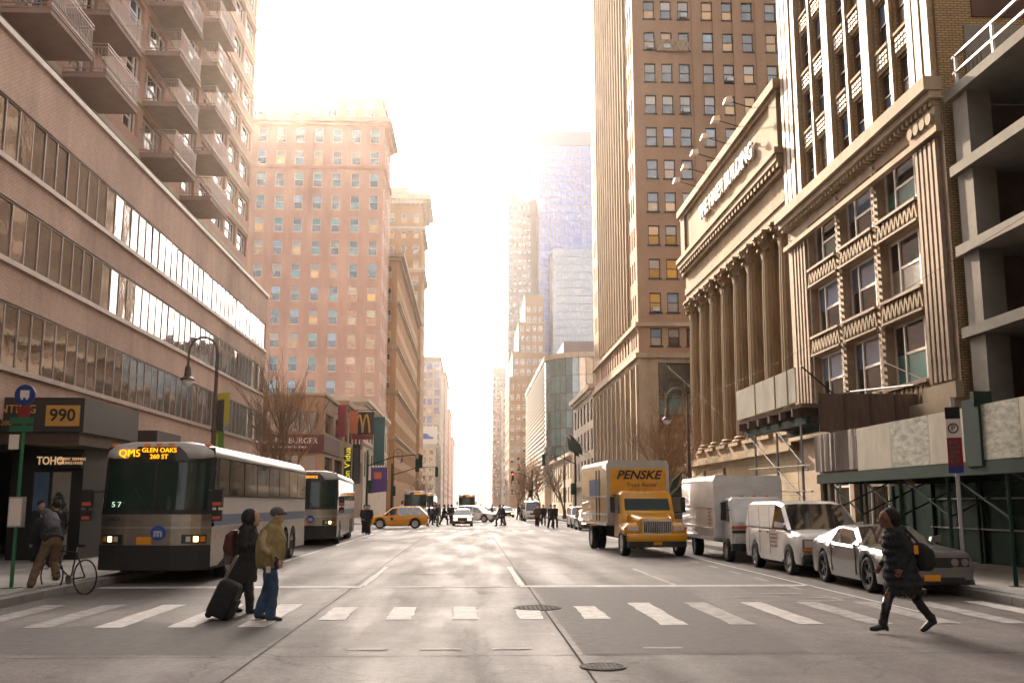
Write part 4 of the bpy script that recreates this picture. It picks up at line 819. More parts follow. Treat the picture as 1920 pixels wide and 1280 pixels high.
for k in (-.5,-.25,0,.25,.5): part(MB().box(k-.05,k+.05,1.6,1.7,2.285,2.33),'marker_lamp','amber_lens',t)
part(MB().box(-hw-.021,-hw-.003,yb+1.4,yb+3.6,2.1,2.75),'side_decal','bus_blue',t)
for y in (1.5,2.1): part(MB().box(-hw-.03,-hw-.003,yb+y,yb+y+.05,1.15,3.1),'door_post','bumper_black',t)
# white parked truck
t,hw,yb=box_truck('white_truck','white box truck parked at the kerb behind the cargo van',(9.1,31.2,0),R(-.5),0,'white_paint','white_paint',5.2,2.24,2.72,.72,-.1,1.9,2.1,'w')
cab=bpart(MB().rings(ringbox([(0,.86,.5,1.25),(.06,.9,.45,1.32),(.5,.88,.45,1.96),(.62,.86,.45,2.02),(1.38,.88,.45,2.02)])),'cab','white_paint',t)
sub(MB().quad((-.8,.055,1.28),(.8,.055,1.28),(.77,.49,1.92),(-.77,.49,1.92)),'windscreen','windscreen',cab); sub(MB().box(-.92,.92,-.03,.05,1.02,1.12),'red_stripe','stripe',cab); sub(MB().box(-.92,.92,-.03,.05,.9,.98),'green_stripe','green_paint',cab)
for s in (-1,1):
    sub(MB().quad((s*.9,.4,1.25),(s*.9,1.2,1.25),(s*.885,1.2,1.9),(s*.885,.62,1.9)),'side_window','side_glass',cab); wheel(t,s*.86,.7,.36,.24,'rim_metal',6,s); wheel(t,s*.9,yb+3.6,.36,.3,'rim_metal',6,s)
    m_=part(MB().tube([(s*.9,.3,1.6),(s*1.15,.15,1.6)],.02,5),'mirror_arm','bumper_black',t); sub(MB().box(s*1.15-.09,s*1.15+.09,.1,.17,1.3,1.85),'mirror','bumper_black',m_)
    part(MB().box(s*.66-.16,s*.66+.16,-.02,.05,.62,.8),'headlight','lamp_lens',t)
part(MB().box(-.95,.95,-.1,.1,.36,.58),'bumper','bumper_black',t); part(MB().box(-.15,.15,-.12,-.101,.42,.52),'number_plate','plate_orange',t); marks('side_lettering',t,(-hw-.01,yb+.7,1.35),.5,.7,6,'faded_print',-PI/2,8)
for k in (-.4,0,.4): part(MB().box(k-.05,k+.05,.7,.8,2.025,2.07),'marker_lamp','amber_lens',t)
# coach buses
def bus(label,loc,rz,route,dest,num,L=13.2):
    t=thing('coach_bus',label,'bus',loc,rz,'express coach buses at the left kerb'); hw=1.27; H=3.25
    yf=lambda x,z:.32*(abs(x)/hw)**3.2+max(0,z-1.55)*.13
    def patch(x0,x1,z0,z1,off=0,nx=12,nz=5):
        b=MB(); 
        for i in range(nx):
            for j in range(nz):
                xs=[x0+(x1-x0)*(i+k)/nx for k in (0,1)]; zs=[z0+(z1-z0)*(j+k)/nz for k in (0,1)]
                b.quad(*[(x,yf(x,z)-off,z) for x,z in ((xs[0],zs[0]),(xs[1],zs[0]),(xs[1],zs[1]),(xs[0],zs[1]))])
        return b
    ra=.58; yw=[2.15,9.6,10.9]
    # side wall with real wheel openings, both sides
    for s in (-1,1):
        ys=sorted(set([.32,1,4,6,8,L]+[round(y0-ra*math.cos(PI*k/10),3) for y0 in yw for k in range(11)])); b=MB(); x=s*hw
        zl=lambda y:max([.36]+[.5+math.sqrt(max(0,ra*ra-(y-y0)**2)) for y0 in yw if abs(y-y0)<ra])
        for a,c in zip(ys,ys[1:]): b.quad((x,a,zl(a)),(x,c,zl(c)),(x,c,1.28),(x,a,1.28))
        part(b,'side_skirt','stainless',t); part(MB().quad((x,.32,1.55),(x,L,1.55),(x,L,1.95),(x,.32,1.95)),'white_band','bus_white',t); part(MB().quad((x*1.002,.5,1.28),(x*1.002,L,1.28),(x*1.002,L,1.55),(x*1.002,.5,1.55)),'blue_band','bus_blue',t)
        part(MB().quad((x,.45,1.95),(x,L,1.95),(x*.985,L,2.92),(x*.985,.6,2.92)),'window_surround','bumper_black',t)
        part(MB().box(x*1.0-.012,x*1.0+.012,.5,L,1.27,1.29).box(x-.012,x+.012,.5,L,1.93,1.96),'trim_strip','rim_metal',t)
        yy=.75
        for k,wd in enumerate((1.1,)+(1.62,)*7):
            o=part(MB().quad((x*1.008,yy+.05,2.02),(x*1.008,yy+wd-.05,2.02),(x*.995,yy+wd-.05,2.86),(x*.995,yy+.05,2.86)),'side_window','side_glass',t); yy+=wd
        for y in (3.3,4.7,6.1,7.5): part(MB().box(x*1.004-.004,x*1.004+.004,y,y+1.3,.48,1.2).box(x*1.012-.004,x*1.012+.004,y+.6,y+.7,.95,.99),'luggage_door','stainless',t)
        part(MB().box(x*1.004-.006,x*1.004+.006,.75,.85,1.0,1.08),'marker_lamp','amber_lens',t)
        for y0 in yw: wheel(t,s*(hw-.16),y0,.5,.3,'rim_metal',10,s)
        m_=part(MB().tube([(s*1.2,.2,2.1),(s*1.45,-.05,2.05),(s*1.48,-.05,1.6)],.025,6),'mirror_arm','bumper_black',t); sub(MB().box(s*1.48-.12,s*1.48+.12,-.12,.0,1.72,2.12).box(s*1.48-.11,s*1.48+.11,-.12,.0,1.42,1.66),'mirror','bumper_black',m_); sub(MB().box(s*1.48-.1,s*1.48+.1,-.125,-.121,1.76,1.84).box(s*1.48-.09,s*1.48+.09,-.125,-.121,1.45,1.52),'reflector_strip','stripe',m_)
    sec=lambda y,d=0:[(x,y,z) for x,z in ((hw,2.9-d),(hw-.05,3.04-d),(hw-.22,3.18-d),(hw-.6,H-d),(-hw+.6,H-d),(-hw+.22,3.18-d),(-hw+.05,3.04-d),(-hw,2.9-d))]
    part(MB().rings([[(x*.8,.2+.0,z-.06) for x,y,z in sec(.2)],[(x*.97,.3,z-.02) for x,y,z in sec(.3)],sec(.55),sec(L-.1),[(x*.97,L,z-.05) for x,y,z in sec(L)]]),'roof','bus_white',t,smooth=True)
    part(MB().quad((-hw,L,.4),(hw,L,.4),(hw,L,2.95),(-hw,L,2.95)),'rear_panel','bus_white',t); part(MB().box(-hw+.02,hw-.02,.45,L-.05,.3,.6).box(-.8,.8,.4,L-.05,.25,1.2),'underbody','underbody',t)
    part(patch(-hw,hw,.84,1.57),'front_panel','stainless',t,smooth=True); part(patch(-hw,hw,1.24,1.28,.015,12,1),'front_trim','rim_metal',t); part(patch(-hw,hw,.3,.86,.06),'bumper','bumper_black',t,smooth=True)
    part(patch(-hw,hw,1.56,2.82,.005),'windscreen_frame','bumper_black',t,smooth=True)
    for a,c in ((-1.17,-.02),(.02,1.17)): part(patch(a,c,1.66,2.76,.02),'windscreen','windscreen',t,smooth=True)
    sg=part(patch(-hw*.98,hw*.98,2.8,3.12,.02),'sign_panel','led_panel',t,smooth=True); 
    if route: text(route,'route_number',sg,(-.66,yf(.3,3.1)-.06,2.96),.24,'led_amber',bold=.0)
    if dest=='*': marks('destination',sg,(.3,yf(.4,3.1)-.05,2.96),1.0,.15,1,'led_amber',0,2)
    else: text(dest,'destination',sg,(.02,yf(.3,3.1)-.06,2.96),.15,'led_amber',bold=.0)
    for x in (-1.08,-.28,0,.28,1.08): part(MB().box(x-.07,x+.07,yf(x,3)+.0,yf(x,3)+.12,3.14,3.2),'roof_lamp','amber_lens',t)
    for s in (-1,1):
        h=part(patch(s*.93-.26,s*.93+.26,.9,1.1,.03,6,1),'headlight_cluster','rim_dark',t); 
        for xx,m in ((s*.82,'lamp_lens'),(s*.98,'headlamp_lit'),(s*1.12,'amber_lens')): sub(patch(xx-.05,xx+.05,.94,1.06,.045,3,1),'lamp',m,h)
    part(MB().box(-.33,.0,yf(.2,1)-.03,yf(.2,1)+.05,.88,1.05),'number_plate','plate_orange',t); lg=part(MB().lathe([(.17,-.02),(.17,.02),(.001,.02)],24,(.15,-.02,1.14),'y'),'logo_disc','logo_blue',t); text('m','logo_letter',lg,(.15,-.045,1.14),.26,'bus_white',bold=.01)
    text(num,'fleet_number',t,(-.9,yf(.8,1.45)-.03,1.45),.13,'bumper_black')
    if num: text('5 7 8','pass_number',t,(-.8,yf(.9,1.75)-.06,1.78),.17,'number_green')
    for x0 in (-.1,.25): part(MB().tube([(x0,-.04,1.6),(x0-.35 if x0<0 else x0-.3,.02,2.15)],.014,5),'wiper','black_paint',t)
    return t
bus('silver express coach with amber QM5 Glen Oaks sign, nearest bus at left',(-7.28,23.6,0),R(-.3),'QM5','GLEN OAKS\n260 ST','30021')
bus('second silver coach pulling out behind the first, sign partly hidden',(-7.05,44.3,0),R(3.2),'','     SERVICE','')
# yellow taxi SUV crossing
SUV=dict(L=4.4,W=1.8,top=[(0,.72),(.08,.82),(.35,.92),(1.2,.98),(1.4,1.0),(4.25,1.02),(4.4,.9)],roof=[(1.05,.96),(1.75,1.52),(2.3,1.6),(3.7,1.58),(4.3,1.02)],wheels=(.85,3.45),r=.36,belt=1,clear=.24,pillars=(2.2,3.05,3.8),tumble=.22)
def suv(name,label,cat,loc,rz,p,**k): d=dict(SUV); d.update(k); return car(name,label,cat,loc,rz,d.pop('L'),d.pop('W'),d.pop('top'),d.pop('roof'),d.pop('wheels'),d.pop('r'),p,d.pop('belt'),**d)
t=suv('taxi','yellow taxi SUV crossing the intersection toward the left','taxi',(-7.4,76.0,0),R(90),'taxi_yellow')
t.rotation_euler.z=R(-90); t.location=(-7.45,75.9,0)
part(MB().box(-.25,.25,2.3,2.5,1.6,1.75),'roof_sign','white_paint',t); part(MB().lathe([(.12,0),(.12,.012),(.001,.012)],14,(-.905,1.75,.72),'x'),'door_medallion','bumper_black',t); part(MB().lathe([(.12,0),(.12,.012),(.001,.012)],14,(.893,1.75,.72),'x'),'door_medallion','bumper_black',t)
SED=dict(L=4.3,W=1.7,top=[(0,.62),(.1,.72),(.5,.8),(1.2,.86),(3.6,.9),(4.2,.88),(4.3,.75)],roof=[(1.05,.84),(1.85,1.32),(2.3,1.38),(3.0,1.36),(3.8,.9)],wheels=(.8,3.4),r=.32,belt=.88,clear=.2,pillars=(2.2,3.1),tumble=.35)
def sedan(label,loc,rz,p,cat='car',**k): d=dict(SED); d.update(k); return car('sedan_car',label,cat,loc,rz,d.pop('L'),d.pop('W'),d.pop('top'),d.pop('roof'),d.pop('wheels'),d.pop('r'),p,d.pop('belt'),group='cars in the avenue',**d)
sedan('silver sedan heading straight toward the camera in the middle lane',(-.55,83,0),0,'silver_paint',lit=True)
suv('white_suv','white SUV turning at the far crosswalk right of centre','car',(2.6,100,0),R(62),'white_paint',group='cars in the avenue')
sedan('pale sedan parked right, just left of the rental truck',(8.3,68,0),0,'silver_paint',lit=True)
suv('white_suv','white SUV parked behind the pale sedan on the right','car',(8.5,75,0),0,'white_paint',group='cars in the avenue')
t=car('delivery_van','white van waiting at the far right crosswalk','van',(6.6,103,0),0,5,1.9,[(0,.85),(.1,1),(.9,1.1),(4.9,1.15),(5,1.1)],[(.6,1.05),(1.4,2.0),(1.9,2.1),(4.6,2.1),(4.98,1.9)],(.9,3.9),.36,'white_paint',1.1,.28,tumble=.12)
for i,(x,y,p,lb) in enumerate(((-4.6,112,'dark_car','dark sedan queued behind the crossing crowd at left'),(2.8,128,'taxi_yellow','yellow cab far down the avenue in the centre'),(.2,140,'white_paint','white sedan far down the avenue beside the yellow cab'),(5.2,135,'dark_car','dark sedan far down the right lane'),(-2.2,165,'silver_paint','small silver sedan in the distant haze'),(3.2,175,'taxi_yellow','second distant yellow cab, farther back'),(6.2,190,'white_paint','distant white car in the right lane'),(.8,215,'white_paint','farthest white car in the middle of the avenue'))): sedan(lb,(x,y,0),0,p,lit=True)
for x,y,rz,lb,dst in ((-.4,158,0,'distant city bus with amber sign in the middle of the avenue','*'),(-6.2,116,2,'distant coach at left behind the crossing pedestrians','*'),(-6.0,134,0,'third distant coach at left, half hidden','*')):
    b=bus(lb,(x,y,0),R(rz),'',dst,'',11.5)
# ------------------------------------------------------------------ people
for n,c in (('skin_a',(.42,.24,.17)),('skin_b',(.16,.08,.05)),('hair_dark',(.012,.01,.009)),('coat_black',(.012,.012,.014)),('coat_navy',(.014,.015,.021)),('coat_brown',(.07,.045,.03)),('coat_grey',(.07,.07,.075)),('jacket_olive',(.25,.19,.075)),('jacket_tan',(.38,.29,.17)),('jeans',(.035,.075,.14)),('trousers_dark',(.018,.018,.022)),('trousers_khaki',(.13,.085,.05)),('cap_grey',(.07,.07,.075)),('shoe_black',(.01,.01,.01)),('bag_black',(.012,.013,.016)),('bag_grey',(.09,.09,.1)),('coat_red',(.16,.02,.02)),('fur',(.02,.018,.018))):
    mat(n,c,.85 if 'shoe' not in n else .35,0,.22,9,.5,35)
FOLD=bpy.data.textures.new('folds','CLOUDS'); FOLD.noise_scale=.11; FOLD.noise_depth=2
def fused(mb,name,m,vox,it=4,fold=0):
    me=mb.mesh(name,m)
    def mods(o):
        r=o.modifiers.new('r','REMESH'); r.mode='VOXEL'; r.voxel_size=vox; r.use_smooth_shade=True
        if fold: d=o.modifiers.new('d','DISPLACE'); d.texture=FOLD; d.texture_coords='LOCAL'; d.strength=fold; d.mid_level=.5
        s=o.modifiers.new('s','SMOOTH'); s.iterations=it; s.factor=.5
    out=baked(me,mods); bpy.data.meshes.remove(me); out.name=name; out.materials.clear(); out.materials.append(M[m]); return out
def limb(b,pts,rad,n=10):
    b.tube(pts,rad,n)
    for p,r in zip(pts,rad): b.ball(p,r*.99,n)
def hand(b,wr,d,side,curl=.5):
    """palm and five fingers from the wrist wr along d; side = direction of the thumb"""
    d=Vector(d).normalized(); s=Vector(side).normalized(); s=(s-d*s.dot(d)).normalized(); nrm=d.cross(s); wr=Vector(wr)
    b.tube([wr-d*.03,wr+d*.03,wr+d*.09],[.026,.034,.034],8)
    b.tube([wr+d*.05-s*.02,wr+d*.05+s*.025],[.022,.022],6)
    for k,(off,ln) in enumerate(((.03,.07),(.01,.08),(-.012,.075),(-.032,.058))):
        p=wr+d*.085+s*off; q=p+d*ln*.5+nrm*curl*.02; r_=q+d*ln*.45*(1-curl)+nrm*curl*.05; b.tube([p-d*.02,q,r_],[.0095,.0092,.008],6)
    p=wr+d*.03+s*.03; b.tube([p-s*.01,p+s*.03+d*.025,p+s*.034+d*.06+nrm*.012],[.012,.011,.009],6)
def body_mesh(j,skin,vox=.009):
    """j: joints (x forward, y left, z up). one continuous figure, head with face features"""
    b=MB(); P_=lambda k:Vector(j[k])
    hip,ch,nk,hd=P_('hip'),P_('chest'),P_('neck'),P_('head')
    b.tube([hip-Vector((0,0,.08)),hip,hip.lerp(ch,.5),ch,ch.lerp(nk,.7)],[.12,.14,.125,.14,.09],12); limb(b,[ch.lerp(nk,.6),nk,hd-Vector((0,0,.04))],[.075,.055,.055])
    f=Vector(j.get('face',(1,0,0))).normalized(); sd_=Vector((-f.y,f.x,0)).normalized(); u=sd_.cross(f)*-1; u=u if u.z>0 else -u
    b.ball(hd+u*.03,.098,14,sz=1.15); b.ball(hd+f*.025-u*.05,.07,12,sz=1.1); b.ball(hd+f*.06-u*.085,.03,8)
    b.tube([hd+f*.09+u*.02,hd+f*.118-u*.028,hd+f*.09-u*.035],[.012,.017,.012],6)             # nose
    b.tube([hd+f*.09-u*.062-sd_*.02,hd+f*.098-u*.064,hd+f*.09-u*.062+sd_*.02],[.008,.012,.008],6) # lips
    for s in (-1,1): b.ball(hd+sd_*s*.095-u*.01-f*.005,.022,6,sz=1.5); b.tube([hd+f*.086+sd_*s*.015+u*.03,hd+f*.082+sd_*s*.05+u*.03],[.01,.008],6)
    for s,L in ((1,'l'),(-1,'r')):
        limb(b,[P_('sh'+L),P_('el'+L),P_('wr'+L)],[.055,.042,.03]); hand(b,j['wr'+L],Vector(j['wr'+L])-Vector(j['el'+L]) if ('hd'+L) not in j else j['hd'+L],j.get('th'+L,(1,0,0)))
        limb(b,[P_('hp'+L),P_('kn'+L),P_('an'+L)],[.085,.058,.04]); a=P_('an'+L); t=Vector(j.get('toe'+L,(1,0,0))).normalized(); b.tube([a-t*.05-Vector((0,0,.03)),a+t*.06-Vector((0,0,.045)),a+t*.15-Vector((0,0,.05))],[.035,.035,.022],8)
    return fused(b,'body',skin,vox,2)
def trousers(j,m,k=1.0,vox=.016):
    b=MB(); P_=lambda q:Vector(j[q]); h=P_('hip'); b.ell([(h.x,h.y,h.z-.1,.12,.16),(h.x,h.y,h.z+.05,.14,.17),(h.x,h.y,h.z+.15,.13,.165)],14)
    for L in 'lr': limb(b,[P_('hp'+L),P_('kn'+L),P_('an'+L)+Vector((0,0,.0))],[.105*k,.08*k,.075*k])
    return fused(b,'trousers',m,vox,3,.045)
def shoes(j,L,m='shoe_black',heel=0):
    a=Vector(j['an'+L]); t=Vector(j.get('toe'+L,(1,0,0))).normalized(); z=Vector((0,0,1)); b=MB()
    b.tube([a-t*.06-z*.045,a+t*.03-z*.04,a+t*.11-z*.06,a+t*.19-z*.068],[.045,.05,.045,.028],10); b.tube([a+z*.08,a-z*.03],[.052,.05],10)
    if heel: b.tube([a-t*.06-z*.04,a-t*.065-z*.1],[.03,.02],8)
    return fused(b,'shoe',m,.011,2)
def coat(j,m,rows,sl=.075,vox=.016,name='coat',cuff=.055):
    b=MB(); P_=lambda q:Vector(j[q]); b.ell(rows,16)
    for L in 'lr': limb(b,[P_('sh'+L),P_('el'+L),P_('wr'+L).lerp(P_('el'+L),.12)],[sl+.012,sl,cuff])
    return fused(b,name,m,vox,3,.05)
# man with a wheeled case
J=dict(hip=(0,0,.92),chest=(.03,0,1.3),neck=(.06,0,1.5),head=(.1,0,1.61),shl=(.04,.19,1.41),shr=(.02,-.19,1.41),ell=(-.1,.27,1.14),wrl=(-.16,.26,.9),elr=(.0,-.28,1.13),wrr=(.16,-.27,.93),hpl=(0,.09,.88),hpr=(0,-.09,.88),knl=(-.02,.1,.5),anl=(-.16,.1,.1),knr=(.1,-.1,.49),anr=(.06,-.1,.085),thl=(1,0,0),thr=(1,0,0))
t=thing('person','man in olive jacket, blue jeans and grey cap crossing with a wheeled case','person',(-3.16,16.3,0)); t.scale=(1,1,1)
link('body',body_mesh(J,'skin_a'),t); link('jeans',trousers(J,'jeans',1.12),t)
link('jacket',coat(J,'jacket_olive',[(-.0,0,.8,.19,.22),(0,0,.86,.215,.25),(.0,0,1.05,.235,.265),(.02,0,1.25,.22,.265),(.03,0,1.4,.17,.24),(.05,0,1.49,.1,.13),(.06,0,1.55,.085,.09)],.085,name='jacket'),t)
b=MB(); b.tube([(-.02,-.24,1.38),(-.06,-.325,1.25),(-.03,-.345,1.12),(.06,-.335,1.04)],[.05,.05,.055,.04],8); link('sleeve_panel',fused(b,'sleeve_panel','jacket_tan',.014),t)
for L in 'lr': link('shoe',shoes(J,L),t)
b=MB(); b.ball((.09,0,1.665),.118,14,sz=.8).tube([(.17,-.06,1.66),(.235,0,1.645),(.17,.06,1.66)],[.02,.022,.02],6); link('cap',fused(b,'cap','cap_grey',.011),t)
b=MB(); hand(b,J['wrr'],(.1,0,-1),(1,0,0),.7); b.tube([(.1,-.275,1.0),(.16,-.27,.93),(.165,-.27,.88)],[.05,.045,.045],8); link('glove',fused(b,'glove','coat_black',.008,1),t)
part(MB().box(.0,.07,-.262,-.255,.74,.84),'id_card','white_frame',t)
c=thing('suitcase','black wheeled suitcase pulled behind the man in the olive jacket','suitcase',(-4.0,16.4,0)); c.rotation_euler=(0,R(24),0)
b=MB(); b.rings([[(x*.17*k,y*.21*k,z) for x,y in ((1,.8),(.8,1),(-.8,1),(-1,.8),(-1,-.8),(-.8,-1),(.8,-1),(1,-.8))] for z,k in ((.06,.85),(.1,1),(.5,1.02),(.6,.95),(.64,.7))]); bpart(b,'case','bag_black',c,.035,3)
part(MB().box(.17,.225,-.15,.15,.12,.4),'front_pocket','bag_black',c); part(MB().tube([(-.14,-.08,.62),(-.12,-.08,1.02),(-.12,.08,1.02),(-.14,.08,.62)],.011,6),'handle','steel',c)
for s in (-1,1): part(MB().lathe([(.001,-.02),(.055,-.02),(.055,.02),(.001,.02)],14,(-.1,s*.14,.06),'y'),'wheel','rubber',c)
# hooded walker with phone
J=dict(hip=(0,0,.9),chest=(.03,0,1.26),neck=(.06,0,1.44),head=(.11,0,1.55),shl=(.03,.17,1.36),shr=(.03,-.17,1.36),ell=(.02,.22,1.1),wrl=(.24,.12,1.12),elr=(.03,-.23,1.1),wrr=(.25,-.1,1.14),hpl=(0,.08,.86),hpr=(0,-.08,.86),knl=(-.04,.08,.48),anl=(-.22,.08,.1),knr=(.1,-.08,.48),anr=(.12,-.08,.085),thl=(0,-1,1),thr=(0,1,1))
t=thing('person','person in long black hooded coat looking at a phone, beside the man in olive','person',(-3.78,17.4,0))
link('body',body_mesh(J,'skin_a'),t); link('trousers',trousers(J,'trousers_dark'),t); link('coat',coat(J,'coat_black',[(-.05,0,.5,.25,.25),(-.03,0,.58,.24,.24),(.0,0,.9,.2,.22),(.01,0,1.1,.195,.22),(.03,0,1.28,.18,.22),(.04,0,1.38,.13,.19),(.05,0,1.46,.09,.1)],.075),t)
b=MB(); b.ball((.07,0,1.57),.145,14,sz=1.1).tube([(-.02,0,1.46),(.03,0,1.4)],[.12,.13],12); me=fused(b,'hood','coat_black',.014); link('hood',me,t,(-.03,0,0))
for L in 'lr': link('shoe',shoes(J,L),t)
part(MB().box(.3,.315,-.06,.02,1.12,1.27),'phone','bumper_black',t); b=MB().ell([(-.24,0,.92,.09,.13),(-.27,0,1.05,.12,.15),(-.25,0,1.28,.1,.14),(-.2,0,1.36,.05,.1)],12); link('backpack',fused(b,'backpack','maroon',.016),t)
# striding walker on the right, facing left
J=dict(hip=(0,0,.92),chest=(.06,0,1.28),neck=(.12,0,1.46),head=(.17,0,1.575),shl=(.06,.17,1.38),shr=(.06,-.17,1.38),ell=(-.02,.24,1.12),wrl=(.1,.24,.9),elr=(.04,-.24,1.1),wrr=(.2,-.2,.92),hpl=(0,.08,.88),hpr=(0,-.08,.88),knl=(.24,.08,.5),anl=(.34,.08,.13),knr=(-.2,-.08,.5),anr=(-.44,-.08,.17),toer=(.8,0,-.45),thl=(1,0,0),thr=(1,0,0))
t=thing('person','walker in dark knee-length puffer coat with black shoulder bag striding left','person',(6.18,14.35,0),PI)
link('body',body_mesh(J,'skin_b'),t); link('leggings',trousers(J,'trousers_dark',.82),t)
rows=[(-.04,0,.56,.27,.23)]
for k in range(7): z=.6+k*.115; rows+=[(-.02+.01*k,0,z,.25-.012*k,.235),(-.02+.01*k,0,z+.055,.275-.012*k,.255)]
rows+=[(.07,0,1.4,.13,.18),(.1,0,1.46,.09,.1)]; link('coat',coat(J,'coat_navy',rows,.078),t)
b=MB(); rr=random.Random(5)
for k in range(44):
    a=2*PI*k/44; x,y=-.04+.27*math.cos(a),.235*math.sin(a); b.tube([(x,y,.6),(x*1.06+rr.uniform(-.02,.02),y*1.06,.52+rr.uniform(-.03,.01))],[.028,.006],5)
part(b,'fur_hem','fur',t); b=MB().tube([(-.02,-.12,1.44),(-.08,0,1.42),(-.02,.12,1.44),(.1,.1,1.4),(.16,0,1.38),(.1,-.1,1.4),(-.02,-.12,1.44)],.065,8); link('scarf',fused(b,'scarf','fur',.016),t)
b=MB().ball((.145,0,1.625),.118,12,sz=1.02).tube([(.06,0,1.66),(.05,0,1.56),(.07,0,1.46)],[.06,.07,.06],8); b2=fused(b,'hair','hair_dark',.012); link('hair',b2,t,(-.035,0,.012))
for L in 'lr':
    link('boot',shoes(J,L,'shoe_black',1),t); b=MB(); a=Vector(J['an'+L]); k_=Vector(J['kn'+L]); b.tube([a,a.lerp(k_,.5),a.lerp(k_,.95)],[.052,.062,.066],10); part(b,'boot_shaft','shoe_black',t,smooth=True)
b=MB().ell([(-.3,.06,.86,.1,.16),(-.34,.06,.95,.15,.2),(-.32,.06,1.15,.13,.17),(-.24,.06,1.26,.06,.1)],12); o=link('shoulder_bag',fused(b,'shoulder_bag','bag_black',.016),t); sub(MB().tube([(-.26,.1,1.22),(-.02,.2,1.44),(.12,.1,1.36)],.018,6),'strap','bag_black',o); sub(MB().box(-.17,-.11,.22,.232,1.1,1.22),'tag','plate_orange',o)
# cyclist pushing off the kerb
d=Vector((-.62,.78,0)); az=math.atan2(d.y,d.x)
t=thing('person','cyclist in navy jacket and camouflage trousers with grey backpack leaning over a bike','person',(-8.5,21.05,.14),az)
J=dict(hip=(-.12,0,.92),chest=(.22,0,1.22),neck=(.4,0,1.34),head=(.5,0,1.42),shl=(.3,.18,1.28),shr=(.3,-.18,1.28),ell=(.42,.24,1.02),wrl=(.58,.22,.88),elr=(.42,-.24,1.02),wrr=(.58,-.22,.88),hpl=(-.1,.09,.88),hpr=(-.1,-.09,.88),knl=(-.02,.22,.48),anl=(-.12,.36,.1),knr=(.08,-.1,.5),anr=(-.1,-.12,.22),face=(1,0,-.2))
link('body',body_mesh(J,'skin_a'),t); link('trousers',trousers(J,'trousers_khaki',1.1),t); b=MB()
b.tube([(-.16,0,.9),(.0,0,1.04),(.2,0,1.2),(.34,0,1.3),(.4,0,1.36)],[.19,.2,.21,.18,.1],14)
for L in 'lr': limb(b,[Vector(J['sh'+L]),Vector(J['el'+L]),Vector(J['wr'+L])],[.085,.075,.055])
link('jacket',fused(b,'jacket','coat_navy',.016,3,.05),t); b=MB().ball((.5,0,1.47),.115,12,sz=.85); link('beanie',fused(b,'beanie','cap_grey',.012),t); 
for L in 'lr': link('shoe',shoes(J,L),t)
b=MB().tube([(-.12,0,1.14),(.0,0,1.26),(.18,0,1.38),(.26,0,1.4)],[.1,.15,.15,.08],12); link('backpack',fused(b,'backpack','bag_grey',.016),t)
def bicycle(loc,rz):
    t=thing('bicycle','black road bicycle under the cyclist at the left kerb','bicycle',loc,rz); r=.34
    for y in (0,1.0):
        w_=part(MB().tube([(y+r*math.cos(2*PI*k/28),0,r+r*math.sin(2*PI*k/28)) for k in range(29)],.016,6,cap=False),'wheel','rubber',t); b=MB()
        for k in range(16): a=2*PI*k/16; b.tube([(y,0,r),(y+r*math.cos(a),0,r+r*math.sin(a))],.0025,3)
        sub(b,'spokes','steel',w_)
    A,B,C_,D,H_=(0,0,.34),(.42,0,.28),(.3,0,.82),(.85,0,.84),(.92,0,.62); b=MB()
    for p,q in ((A,B),(A,C_),(B,C_),(B,H_),(C_,D),(D,H_),(H_,(1,0,.34))): b.tube([p,q],.017,6)
    part(b,'frame','bumper_black',t); part(MB().tube([C_,(.27,0,.94)],.014,6),'seat_post','steel',t); part(MB().prism([(.12,.93),(.4,.94),(.4,.97),(.12,.985)],'y',-.06,.06),'saddle','black_paint',t)
    part(MB().tube([D,(.82,0,.93)],.014,6).tube([(.86,-.22,.9),(.84,-.2,.94),(.82,0,.94),(.84,.2,.94),(.86,.22,.9)],.014,6),'handlebar','black_paint',t); part(MB().lathe([(.1,-.008),(.1,.008),(.001,.008)],16,(.42,.05,.28),'y'),'chainring','steel',t)
p0=onZ(160,1114,0); bicycle((p0.x-.05,p0.y+.05,.0),math.atan2(.5,-.85))
# distant walkers: three poses, several coats
def walker(step,lean=.03):
    s=step; return dict(hip=(0,0,.9),chest=(lean,0,1.27),neck=(lean*1.5,0,1.46),head=(lean*2,0,1.58),shl=(lean,.19,1.39),shr=(lean,-.19,1.39),ell=(-.5*s+lean,.25,1.12),wrl=(-.5*s+.1,.23,.9),elr=(.5*s+lean,-.25,1.12),wrr=(.5*s+.14,-.22,.92),hpl=(0,.09,.86),hpr=(0,-.09,.86),knl=(s*.9+.05,.09,.48),anl=(s,.09,.1),knr=(-s*.5,-.09,.49),anr=(-s*1.2,-.09,.12))
POSE=[]
for s,lng in ((.3,.62),(.16,.85),(.04,.7),(.36,.9)):
    J=walker(s); bm=body_mesh(J,'skin_a',.02); tm=trousers(J,'trousers_dark',1.05,.03); z0=lng
    cm=coat(J,'coat_black',[(-.02,0,z0,.2,.22),(0,0,.95,.19,.22),(.02,0,1.2,.18,.225),(.03,0,1.38,.14,.2),(.04,0,1.47,.08,.09)],.08,.03); b=MB().ball((.05,0,1.63),.115,10); hm=fused(b,'hair','hair_dark',.02); sh_=[shoes(J,L) for L in 'lr']; POSE.append((bm,tm,cm,hm,sh_))
CV={}
def coat_of(me,m):
    if (me.name,m) not in CV: c=me.copy(); c.materials.clear(); c.materials.append(M[m]); CV[(me.name,m)]=c
    return CV[(me.name,m)]
